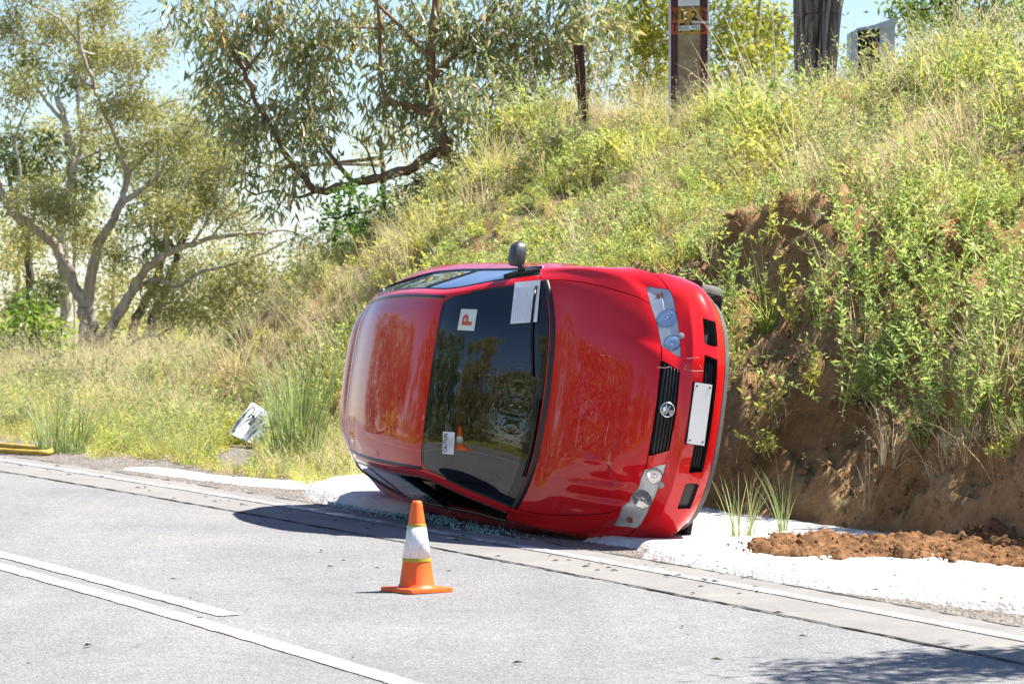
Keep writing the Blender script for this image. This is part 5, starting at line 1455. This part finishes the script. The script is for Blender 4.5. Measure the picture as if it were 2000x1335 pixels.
def slab(half, z0, z1, r, n=6):
    V = []
    ring = []
    for cx, cy, a0 in ((1, 1, 0), (-1, 1, 90), (-1, -1, 180), (1, -1, 270)):
        for k in range(n + 1):
            a = math.radians(a0 + 90 * k / n); ring.append(((half - r) * cx + r * math.cos(a), (half - r) * cy + r * math.sin(a)))
    m = len(ring); rows = [(1.0, z0), (1.0, z1 - .006), (.985, z1 - .001), (.96, z1)]
    for k, z in rows: V += [(x * k, y * k, z) for x, y in ring]
    F = [tuple(reversed(range(m)))] + [(i * m + j, i * m + (j + 1) % m, (i + 1) * m + (j + 1) % m, (i + 1) * m + j) for i in range(3) for j in range(m)] + [tuple(3 * m + j for j in range(m))]
    return V, F
mb = MB(); mb.add(*slab(.146, 0, .022, .03)); mb.build('base', M['orange'], cone, autosmooth=35)
rad = lambda h: .0985 + (.0265 - .0985) * h / .48
mb = MB(); mb.lathe([(.108, .02), (.102, .026), (rad(.04), .04), (rad(.2), .2), (rad(.465), .465), (rad(.474) - .002, .474), (rad(.48) - .007, .478), (.012, .4785)], 40); mb.build('body', M['orange'], cone, autosmooth=40)
mb = MB(); mb.lathe([(rad(.177) + .001, .177), (rad(.178) + .0035, .178), (rad(.340) + .0035, .340), (rad(.341) + .001, .341)], 40, None, False); mb.build('reflective_sleeve', M['sleeve'], cone, smooth=True)
for h0, h1 in ((.158, .178), (.341, .356)):
    mb = MB(); mb.lathe([(rad(h0) + .0005, h0), (rad(h0) + .003, h0 + .001)] + [(rad(h) + (.0035 if k % 2 else .0025), h) for k, h in enumerate(np.linspace(h0 + .003, h1 - .003, 5))] + [(rad(h1) + .003, h1 - .001), (rad(h1) + .0005, h1)], 40, None, False)
    mb.build('band', M['olive_band'], cone, smooth=True)

# a second cone stands further along the lane, out of frame, and shows mirrored in the windscreen
hh, hn = cam_hit(921, 902); W_ = CARM @ hh; N_ = (CARM.to_3x3() @ hn).normalized()
d_ = (W_ - Vector((0, 0, CAMH))).normalized(); r_ = d_ - 2 * d_.dot(N_) * N_
t_ = (W_.z - plane_z(W_.y)) / max(.02, -(r_.z - GX * r_.y)); C2 = W_ + r_ * t_; C2 = W_ + (C2 - W_) * ((-4.0 - W_.x) / (C2.x - W_.x))
cone2 = cone.copy(); COL.objects.link(cone2); cone2.location = (C2.x, C2.y, plane_z(C2.y) + .005); cone2.scale = (1.75, 1.75, 1.75)
cone2["label"] = "large orange traffic cone out on the lane, mirrored in the car's windscreen"
for ch in cone.children:
    d2 = ch.copy(); COL.objects.link(d2); d2.parent = cone2

# ------------------------------------------------------------------ steel and concrete power pole on the bank
M['maroon'] = simple("maroon_steel", (.075, .022, .024), .6, .2, .3, 4, .3)
M['galv'] = simple("galvanised_edge", (.55, .55, .56), .4, .5, .15, 8)
M['band_red'] = simple("painted_band", (.36, .055, .025), .6, 0, .3, 6, .2)
M['band_yellow'] = simple("worn_yellow_paint", (.50, .30, .06), .75, 0, .45, 12, .4)
def m_concrete():
    t = NT("stained_concrete"); c = t.coords(); a = t.noise(5, 6, .7, c); b = t.noise(30, 5, .7, c)
    col = t.ramp(a, [(.3, (.20, .13, .075)), (.5, (.33, .25, .16)), (.7, (.42, .36, .27))])
    return t.done(t.bsdf(t.mix(.5, col, t.ramp(b, [(.35, (.65, .62, .6)), (.65, (1.15, 1.15, 1.12))]), 'MULTIPLY'), .9, 0, t.bump(b, .5, .01), .2))
M['concrete'] = m_concrete()
M['notice'] = simple("white_notice", (.72, .73, .74), .5, 0, .06, 12)
DP = 37.0; pb = at(1345, 190, DP)
pz = float(land(pb.x, pb.y))
pole = empty('power_pole', (pb.x, pb.y, pz)); tag(pole, "power pole of two maroon steel channels with stained concrete between them", "pole")
lp = lambda px, py, y=0.0: Vector(((px - 1345) / FPX * DP, y, at(1345, py, DP).z - pz))
zb, zt = -.6, 9.0
w_ = lambda a, b: (b - a) / FPX * DP
for a, b in ((1309, 1322.5), (1367.5, 1381)):
    mb = MB(); x0 = lp((a + b) / 2, 0).x
    mb.box((x0, .02, (zb + zt) / 2), (w_(a, b), .24, zt - zb)); mb.build('steel_channel', M['maroon'], pole, bevel=.006)
for a, b, yy in ((1306.5, 1309.2, -.10), (1380.8, 1384, -.10)):
    mb = MB(); mb.box((lp((a + b) / 2, 0).x, yy + .11, (zb + zt) / 2), (w_(a, b), .25, zt - zb)); mb.build('steel_edge', M['galv'], pole)
mb = MB(); mb.box((lp(1345, 0).x, .03, (zb + zt) / 2), (w_(1322.4, 1367.6), .22, zt - zb)); mb.build('concrete_core', M['concrete'], pole)
for a, b, m in ((1309.5, 1322, 'band_red'), (1368, 1380.5, 'band_red'), (1323, 1367, 'band_yellow')):
    for y0, y1 in ((17, 47), (48, 69)) if m == 'band_red' else ((38, 68), (19, 36)):
        z0, z1 = lp(0, y1).z, lp(0, y0).z; fr = -.1035 if m == 'band_red' else -.083
        mb = MB(); mb.box((lp((a + b) / 2, 0).x, fr, (z0 + z1) / 2), (w_(a, b), .005, z1 - z0)); mb.build('painted_band', M[m], pole)
def pole_text(name, s, x0, y0, x1, y1, mat, yfront, bold=.02, par=pole):
    V, F = text_mesh(s, bold)
    f = yfront if callable(yfront) else (lambda x: yfront)
    P = []
    for u, v in V:
        x = x0 + (x1 - x0) * u; P.append(lp(x, y1 + (y0 - y1) * v, f(x)))
    return mesh_obj(name, P, F, mat, par)
fy = lambda x: -.1085 if (x < 1322.3 or x > 1367.7) else -.0885
M['stencil'] = simple("worn_black_stencil", (.035, .022, .018), .8, 0, .6, 40)
for s, x0, x1, y0, y1 in (("N", 1312, 1322, 23, 41), ("U", 1330, 1341, 24, 41), ("2", 1350, 1361, 23, 41), ("2", 1368.5, 1377, 22, 40), ("T", 1312, 1322, 47, 65), ("F", 1327, 1337, 47, 65), ("5", 1346, 1356, 46, 64), ("5", 1368.5, 1376, 47, 65)):
    pole_text('stencil_letter', s, x0, y0, x1, y1, M['stencil'], fy((x0 + x1) / 2), .03)
def plate_px(name, q, yf, mat, th=.006):
    P = [lp(x, y, yf) for x, y in q]; B = [p + Vector((0, th, 0)) for p in P]
    return mesh_obj(name, P + B, [(3, 2, 1, 0), (4, 5, 6, 7), (0, 1, 5, 4), (1, 2, 6, 5), (2, 3, 7, 6), (3, 0, 4, 7)], mat, pole)
np_ = plate_px('number_strip', [(1323.5, 53.5), (1366, 50.5), (1366.5, 60), (1324, 62.5)], -.118, M['notice'])
V, F = text_mesh("NU22  TF55", .01)
mesh_obj('strip_lettering', [lp(1325 + 39.5 * u, (60.8 - 2.2 * u) - 6.3 * v, -.1195) for u, v in V], F, M['ink'], np_)
nt = plate_px('notice', [(1323, -22), (1366, -22), (1365, 11), (1361, 13.8), (1327, 14.5), (1323.5, 11)][:4] if False else [(1323, -22), (1366, -22), (1365, 13), (1323.5, 14.5)], -.112, M['notice'])
for i in range(9):
    y = -16 + 3.2 * i; a = 1327 + (i * 5) % 4; b = 1362 - (i * 7) % 6
    mesh_obj('notice_print', [lp(a, y, -.1135), lp(b, y, -.1135), lp(b, y + 1.0, -.1135), lp(a, y + 1.0, -.1135)], [(3, 2, 1, 0)], M['pale_ink'], nt)
mb = MB(); mb.box((lp(1366, 46).x, -.12, lp(0, 46).z), (w_(1350, 1383), .012, .022)); mb.build('strap', M['galv'], pole, bevel=.003)

# ------------------------------------------------------------------ rusty fence post
M['rust'] = simple("rusted_steel", (.085, .030, .022), .85, .1, .4, 10, .5)
D = 38.3; fb = at(1143, 262, D); fz = float(land(fb.x, fb.y))
post = empty('fence_post', (fb.x, fb.y, fz)); tag(post, "leaning rusted steel fence post on the bank under the gum", "post")
def post_strip(pts, w, dep, yoff):
    mb = MB(); V = []; R = np.random.default_rng(int(w * 1000))
    P = smooth_line([at(x, y, D) - Vector((fb.x, fb.y, fz)) for x, y in pts], 6); n = len(P)
    for i, p in enumerate(P):
        h = w / 2 * (1 + R.normal(0, .06))
        V += [p + Vector((-h, yoff - dep / 2, 0)), p + Vector((h, yoff - dep / 2, 0)), p + Vector((h, yoff + dep / 2, 0)), p + Vector((-h, yoff + dep / 2, 0))]
    F = [(i * 4 + k, i * 4 + (k + 1) % 4, i * 4 + 4 + (k + 1) % 4, i * 4 + 4 + k) for i in range(n - 1) for k in range(4)] + [(3, 2, 1, 0), tuple((n - 1) * 4 + k for k in range(4))]
    mb.add(V, F); return mb
post_strip([(1146, 360), (1142, 300), (1136, 240), (1131, 170), (1125, 89)], .056, .03, 0).build('rail_flange', M['rust'], post)
post_strip([(1155, 360), (1151, 300), (1147, 240), (1141, 170), (1135.5, 88)], .050, .03, .004).build('rail_flange', M['rust'], post)
post_strip([(1151, 360), (1147, 300), (1142, 240), (1136, 170), (1130, 91)], .03, .05, .035).build('rail_web', M['rust'], post)

# ------------------------------------------------------------------ weathered timber strainer post
def m_oldwood():
    t = NT("weathered_timber"); c = t.coords(); mp = t.n("ShaderNodeMapping"); mp.inputs["Scale"].default_value = (10, 10, 1.0); t.l(c, mp.inputs[0])
    f = t.noise(3, 6, .7, mp.outputs[0], .4); g = t.noise(16, 5, .7, mp.outputs[0])
    col = t.ramp(f, [(.36, (.05, .042, .038)), (.46, (.26, .24, .23)), (.7, (.46, .45, .45))])
    return t.done(t.bsdf(col, .9, 0, t.bump(g, .9, .03), .15))
M['oldwood'] = m_oldwood()
D = 40.0; sb = at(1588, 165, D); sz = float(land(sb.x, sb.y))
stump = empty('timber_post', (sb.x, sb.y, sz)); tag(stump, "thick split grey timber post weathered and leaning, on top of the bank", "post")
mb = MB(); V = []; seg = 120; rows = 26
GV = [(random.uniform(0, 6.28), random.uniform(.025, .07), random.uniform(.18, .45), random.uniform(-.5, .5)) for _ in range(26)]
top_p = at(1607, -30, D) - Vector((sb.x, sb.y, sz)); bot_p = Vector((0, 0, -.4))
for i in range(rows + 1):
    t = i / rows; c = bot_p.lerp(top_p, t); r = .185 + .115 * t
    for k in range(seg):
        a = 2 * math.pi * k / seg
        rd = r * .92 * (1 + .42 * float(fbm(np.array(math.cos(a) * 2.2 + 7), np.array(math.sin(a) * 2.2 + t * .5), 5, 3)) + .26 * float(fbm(np.array(a * 6), np.array(t * 1.1), 9, 3)))
        for ga, gw, gd, gs in GV + [(4.45, .12, .6, .3), (5.3, .06, .5, -.2), (3.8, .05, .45, .2)]:       # drying splits
            dd = (a - ga - gs * (t - .5) + math.pi) % (2 * math.pi) - math.pi
            if abs(dd) < 3 * gw: rd *= 1 - gd * math.exp(-(dd / gw) ** 2)
        jag = .10 * float(vnoise(np.array(a * 5), np.array(0.), 3)) * (t > .97)
        V.append(c + Vector((math.cos(a) * rd, math.sin(a) * rd, jag)))
F = [(i * seg + k, i * seg + (k + 1) % seg, (i + 1) * seg + (k + 1) % seg, (i + 1) * seg + k) for i in range(rows) for k in range(seg)] + [tuple(rows * seg + k for k in range(seg))]
mb.add(V, F); mb.build('timber', M['oldwood'], stump, autosmooth=50)
def wire(name, pts, label, parent=None):
    mb = MB(); mb.tube(smooth_line(pts, 6), .004, 5); o = mb.build(name, M['rust'], None, smooth=True); return tag(o, label, 'wire')
wire('fence_wire', [at(1575, 30, 39.75), at(1460, 41, 39), at(1383, 60, 38.6), at(1260, 88, 38.2), at(1135, 110, 38.3)], "upper sagging fence wire strung from the grey timber post to the rusted post")
wire('fence_wire', [at(1574, 62, 39.75), at(1460, 88, 39), at(1383, 112, 38.6), at(1260, 150, 38.2), at(1142, 180, 38.3)], "lower sagging fence wire strung from the grey timber post to the rusted post")
mb = MB(); mb.tube([at(1562 + 88 * t, 31 - 6 * math.sin(t * 3), 39.78 + .0 * t) for t in np.linspace(0, 1, 8)], .005, 5); o = mb.build('wire_tie', M['rust'], None, smooth=True)
o.parent = stump; o.matrix_parent_inverse = Matrix.Translation(-Vector((sb.x, sb.y, sz)))

# ------------------------------------------------------------------ pale metal box on the rise
M['pale_metal'] = simple("pale_blue_sheet_metal", (.36, .42, .48), .4, .3, .12, 5)
M['inside'] = simple("dark_interior", (.02, .02, .022), .9, 0, .2, 8)
D = 41.0; bb_ = at(1705, 120, D); bz = float(land(bb_.x, bb_.y))
box = empty('metal_box', (bb_.x, bb_.y, bz)); tag(box, "pale blue metal box with a sloping lid and dark open front, half hidden in grass", "box")
L_ = lambda px, py, y=0.: Vector(((px - 1705) / FPX * D, y, at(1705, py, D).z - bz))
def prism(name, q, y0, y1, mat, par):
    P = [L_(x, y, y0) for x, y in q] + [L_(x, y, y1) for x, y in q]; n = len(q)
    return mesh_obj(name, P, [tuple(range(n))[::-1], tuple(n + k for k in range(n))] + [(k, (k + 1) % n, n + (k + 1) % n, n + k) for k in range(n)], mat, par)
prism('side_wall', [(1661, 190), (1675, 190), (1675, 59), (1661, 63)], -.02, .45, M['pale_metal'], box)
prism('front_panel', [(1718, 190), (1748, 190), (1748, 54), (1718, 56)], 0, .02, M['pale_metal'], box)
prism('back_wall', [(1661, 190), (1748, 190), (1748, 40), (1661, 62)], .43, .45, M['inside'], box)
prism('lid', [(1672, 60), (1748.5, 54), (1748.5, 35), (1706, 49.5), (1673, 56)], -.03, .46, M['pale_metal'], box)
prism('divider', [(1702, 190), (1706, 190), (1706, 57), (1702, 57)], .05, .43, M['inside'], box)
prism('side_wall', [(1745, 190), (1748, 190), (1748, 54), (1745, 54)], .02, .45, M['pale_metal'], box)

# ------------------------------------------------------------------ small yellow diamond marker in the grass
M['sign_yellow'] = simple("yellow_sign", (.72, .42, .03), .5, 0, .12, 10)
D = 38.8; yb = at(1246, 178, D); yz = float(land(yb.x, yb.y))
mk = empty('marker_sign', (yb.x, yb.y, yz)); tag(mk, "small yellow diamond marker sign sunk in the bank grass", "sign")
cz_ = yb.z - yz; h = .115
mb = MB(); q = [Vector((0, 0, cz_ + h)), Vector((h, 0, cz_)), Vector((0, 0, cz_ - h)), Vector((-h, 0, cz_))]
mb.add(q + [p + Vector((0, .006, 0)) for p in q], [(3, 2, 1, 0), (4, 5, 6, 7), (0, 1, 5, 4), (1, 2, 6, 5), (2, 3, 7, 6), (3, 0, 4, 7)]); mb.build('diamond', M['sign_yellow'], mk)
mb = MB(); mb.tube([(0, .012, -.3), (0, .012, cz_ + .05)], .012, 6); mb.build('stake', M['rust'], mk)
mb = MB(); mb.lathe([(.012, 0), (.012, .002)], 12, Matrix.Translation((0, -.003, cz_ + .05)) @ Matrix.Rotation(math.pi / 2, 4, 'X')); mb.build('bolt', M['galv'], mk)

# ------------------------------------------------------------------ bent white sign sheet leaning in the grass
M['sign_white'] = simple("white_sign_sheet", (.22, .25, .28), .4, .3, .35, 9)
sq = [at(504, 868, 32.6), at(549, 812, 32.9), at(492, 787, 32.95), at(447, 844, 32.65)]
so = sq[0].copy(); sg_ = empty('sign_sheet', so); tag(sg_, "bent white sheet-metal sign with dark letter loops and curved streaks leaning in the grass", "sign")
def sgp(u, v, off):
    p = (sq[0] * (1 - u) + sq[1] * u) * (1 - v) + (sq[3] * (1 - u) + sq[2] * u) * v - so
    return p + Vector((0, -off - .03 * math.sin(3 * v) * (1 - u) + .05 * float(fbm(np.array(u * 3.1), np.array(v * 3.3), 77, 2)), .02 * float(fbm(np.array(u * 2.3 + 4), np.array(v * 2.1), 78, 2))))
V = []; F = []; n = 10
for off in (0, -.003):
    for j in range(n + 1):
        for i in range(n + 1): V.append(sgp(i / n, j / n, off))
for j in range(n):
    for i in range(n):
        a = j * (n + 1) + i; k = (n + 1) ** 2; F += [(a, a + 1, a + n + 2, a + n + 1), (k + a, k + a + n + 1, k + a + n + 2, k + a + 1)]
mesh_obj('sheet', V, F, M['sign_white'], sg_, True)
def stroke(pts, w):
    mb = MB(); P = smooth_line([Vector((u, v, 0)) for u, v in pts], 5); V = []
    for i, p in enumerate(P):
        d = (P[min(i + 1, len(P) - 1)] - P[max(i - 1, 0)]).normalized(); s = Vector((-d.y, d.x, 0)) * w / 2
        for q in (p - s, p + s): V.append(sgp(min(max(q.x, .02), .98), min(max(q.y, .02), .98), .0035))
    mb.add(V, [(2 * i, 2 * i + 1, 2 * i + 3, 2 * i + 2) for i in range(len(P) - 1)]); mb.build('sign_stroke', M['ink'], sg_)
stroke([(.12, .86), (.10, .93), (.30, .94), (.62, .92), (.86, .90), (.90, .82), (.80, .78), (.60, .80)], .055)
stroke([(.22, .80), (.45, .78), (.60, .72), (.85, .70), (.90, .62), (.82, .58), (.60, .62), (.40, .66)], .055)
stroke([(.16, .68), (.34, .66), (.50, .56), (.78, .50)], .045)  # thinner curved dark streaks from here on
stroke([(.10, .55), (.32, .50), (.52, .42), (.85, .40)], .03)
stroke([(.08, .40), (.30, .36), (.60, .26), (.88, .25)], .03)
stroke([(.06, .26), (.28, .22), (.55, .12), (.80, .10)], .025)

# ------------------------------------------------------------------ yellow fire hose at the roadside, pale block in the grass
M['hose'] = simple("yellow_hose", (.52, .36, .055), .65, 0, .25, 12, .3)
hp = [gp(x, y, .028) for x, y in ((-90, 862), (-20, 872), (40, 878), (84, 882), (99, 885), (90, 889.5), (60, 889), (10, 886), (-40, 882), (-90, 876))]
mb = MB(); mb.tube(smooth_line(hp, 6), .032, 10, True, .75); tag(mb.build('fire_hose', M['hose'], None, smooth=True), "folded yellow fire hose lying on the gravel at the grass edge", "hose")
M['pale_stone'] = simple("pale_concrete_block", (.55, .52, .47), .85, 0, .15, 5, .3)
kb = at(117, 765, 44.5); kz = float(base_z(kb.x, kb.y))
mb = MB(); mb.box((kb.x, kb.y, kz + .16), (.36, .30, .40), Matrix.Rotation(.2, 3, 'Z')); tag(mb.build('concrete_block', M['pale_stone'], None, bevel=.02), "pale concrete block half hidden by grass in front of the broad-leaved bush", "block")

# ------------------------------------------------------------------ reed and grass clumps that can be told apart
def clump(name, label, base, parts_, mat, cat='reeds', group=None):
    root = empty(name, base); tag(root, label, cat, group)
    V, F, A = join(parts_)
    link(bpy.data.objects.new('blades', fast_mesh('blades', V, F, mat, A)), root)["kind"] = "stuff"
    return root
def reed(seed, n, rad, h0, h1, w, lean, curl):
    R = np.random.default_rng(seed); V, F, A, _ = blades(R, n, rad, h0, h1, w, lean, curl, 5); return V, F, A
b = gp(583, 912); clump('reed_clump', "tall green reed clump beside the sign sheet and the car's roof", (b.x, b.y, b.z - .02), [reed(1, 150, .20, .50, 1.18, .016, .12, .22), reed(2, 120, .26, .2, .5, .010, .5, .7)], M['reed'])
b = gp(570, 925); clump('dry_tussock', "pale dry tussock spilling onto the foam in front of the reeds", (b.x, b.y, b.z - .02), [reed(3, 220, .26, .15, .42, .007, .7, .8)], M['straw'], 'grass')
b = gp(122, 884); clump('reed_clump', "loose reed clump standing behind the fire hose", (b.x, b.y, b.z - .02), [reed(4, 110, .22, .3, .66, .012, .2, .35), reed(5, 60, .2, .15, .35, .010, .5, .7)], M['reed'])
b = gp(1452, 1062); clump('grass_clump', "broad clump of upright green grass growing through the foam near the bumper", (b.x, b.y, b.z - .01), [reed(6, 46, .07, .22, .55, .007, .22, .25), reed(7, 24, .10, .08, .22, .006, .5, .5)], M['reed'], 'grass')
b = gp(1530, 1053); clump('grass_clump', "narrow clump of wiry green grass growing through the foam by the clay bank", (b.x, b.y, b.z - .01), [reed(8, 26, .03, .25, .58, .006, .22, .3), reed(9, 12, .05, .08, .2, .005, .6, .5)], M['reed'], 'grass')

# weeds rooted in the cut face
bank_bvh = BVHTree.FromPolygons([v.co.copy() for v in bank.data.vertices], [tuple(p.vertices) for p in bank.data.polygons])
def bank_hit(px, py):
    o = Vector((0, 0, CAMH)); h = bank_bvh.ray_cast(o, (at(px, py, 10) - o).normalized()); return h[0]
def weed_mesh(seed, stems, h, leafn, ll, lw, spread, mat):
    o = p_leafy(seed, stems, .05, h, leafn, ll, lw, mat, spread); me = o.data; bpy.data.objects.remove(o); return me
wm = [weed_mesh(201, 5, .75, 130, .055, .012, .18, M['weed']), weed_mesh(202, 9, .60, 220, .05, .012, .35, M['weed']), weed_mesh(203, 7, .45, 130, .05, .014, .45, M['weed_y']), weed_mesh(204, 14, .70, 420, .05, .011, .40, M['weed'])]
WL = ["tall upright feathery weed", "bushy spreading weed", "low yellowish weed", "large dense green weed"]
spots = [(1668, 690, 0), (1606, 660, 0), (1560, 640, 2), (1448, 640, 1), (1428, 600, 0), (1440, 720, 1), (1592, 760, 2), (1700, 560, 3), (1850, 650, 3), (1925, 720, 3), (1760, 560, 1), (1830, 780, 3), (1700, 800, 3), (1960, 560, 3), (1770, 690, 1),
         (1490, 815, 2), (1880, 850, 3), (1960, 860, 3), (1640, 470, 1), (1500, 470, 2), (1400, 520, 1), (1340, 510, 1), (1740, 440, 3), (1985, 650, 3), (1800, 860, 3), (1655, 620, 0), (1700, 640, 0), (1770, 520, 3), (1880, 470, 3), (1820, 600, 3), (1930, 600, 1), (1640, 800, 1), (1745, 760, 1)]
for i, (x, y, k) in enumerate(spots):
    h = bank_hit(x, y)
    if h is None: continue
    o = link(bpy.data.objects.new('bank_weed', wm[k])); o.location = h - Vector((0, 0, .04)); o.rotation_euler = (random.gauss(0, .1) - .15, random.gauss(0, .12), random.uniform(0, 6.28)); s = random.uniform(.9, 1.35); o.scale = (s, s, s)
    tag(o, WL[k] + " rooted in the clay cut right of the car", 'weed', 'weeds on the clay cut: ' + WL[k])
h = bank_hit(1500, 640)
o = clump('grass_tussock', "dark wiry grass tussock with long pale stems on the clay cut behind the bumper", h - Vector((0, 0, .03)), [reed(21, 90, .06, .15, .40, .008, .7, .6), reed(22, 14, .04, .5, .8, .005, .45, .1)], M['gr_green'], 'grass')

# ------------------------------------------------------------------ broken glass, chips, litter
M['crumb'] = simple("green_glass_crumbs", (.30, .55, .58), .15, 0, .3, 60, 0, .8)
M['red_plastic'] = simple("red_lamp_plastic", (.55, .02, .03), .2, 0, .1, 30)
R = np.random.default_rng(303); V = []; F = []
cube = np.array([(x, y, z) for z in (0, 1) for y in (-.5, .5) for x in (-.5, .5)]); cf = [(0, 2, 3, 1), (4, 5, 7, 6), (0, 1, 5, 4), (2, 6, 7, 3), (0, 4, 6, 2), (1, 3, 7, 5)]
for i in range(1300):
    u = R.uniform(); px = 640 + 250 * u if R.random() < .8 else 930 + R.normal(0, 45); py = 985 + (px - 640) * .148 + R.normal(0, 5.5) + (6 if px > 880 else 0)
    p = gp(px, py, .012); s = R.uniform(.004, .010); a = R.uniform(0, 6.28); c, sn_ = math.cos(a), math.sin(a)
    q = cube * s; q = np.stack([q[:, 0] * c - q[:, 1] * sn_, q[:, 0] * sn_ + q[:, 1] * c, q[:, 2]], -1); b = len(V)
    V += list(q + np.array(p)); F += [tuple(k + b for k in f) for f in cf]
tag(link(bpy.data.objects.new('broken_glass', fast_mesh('broken_glass', np.array(V), np.array(F), M['crumb']))), "scattered blue-green crumbs of window glass on the road by the roof", "glass", None, 'stuff')
def chips(name, label, cat, mat, pts, s0, s1, seed, kind='stuff'):
    R = np.random.default_rng(seed); V = []; F = []
    for (x, y) in pts:
        p = np.array(gp(x, y, .014)); L = R.uniform(s0, s1); a = R.uniform(0, 6.28); d = np.array([math.cos(a), math.sin(a), 0]) * L; e = np.array([-math.sin(a), math.cos(a), 0]) * L * R.uniform(.15, .35); b = len(V)
        V += [p - d, p + e + [0, 0, L * .3], p + d, p - e]; F += [(b, b + 1, b + 2), (b, b + 2, b + 3), (b, b + 3, b + 1), (b + 1, b + 3, b + 2)]
    return tag(link(bpy.data.objects.new(name, fast_mesh(name, np.array(V), np.array(F), mat))), label, cat, None, kind)
chips('foam_dirt', "brown specks of soil and grass trodden into the white foam", "dirt", M['loose_soil'], [(x, 1096 + (x - 1200) * .115 + np.random.default_rng(int(x * 7)).uniform(-18, 26)) for x in np.random.default_rng(31).uniform(1230, 2000, 110)], .006, .022, 12)
for ob in [o for o in COL.objects if o.name.startswith('foam_dirt')]: ob.location.z += .045
R = np.random.default_rng(9)
lit = [(R.uniform(0, 1500), 0) for _ in range(60)]
lit = [(x, 905 + x * .17 + R.normal(0, 6)) for x, _ in lit] + [(R.uniform(560, 760), R.uniform(935, 962)) for _ in range(50)] + [(R.uniform(300, 640), R.uniform(920, 950)) for _ in range(40)] + [(R.uniform(0, 1900), R.uniform(1060, 1330)) for _ in range(28)]
chips('leaf_litter', "small dark leaves, bark chips and twigs strewn along the road edge", "litter", M['bark_dark'], lit, .012, .035, 4)
chips('lamp_fragments', "tiny red lamp fragments on the gravel beyond the car's shadow", "fragment", M['red_plastic'], [(418, 957), (422, 958), (440, 961), (452, 962), (1168, 1070), (1180, 1072)], .010, .022, 6)
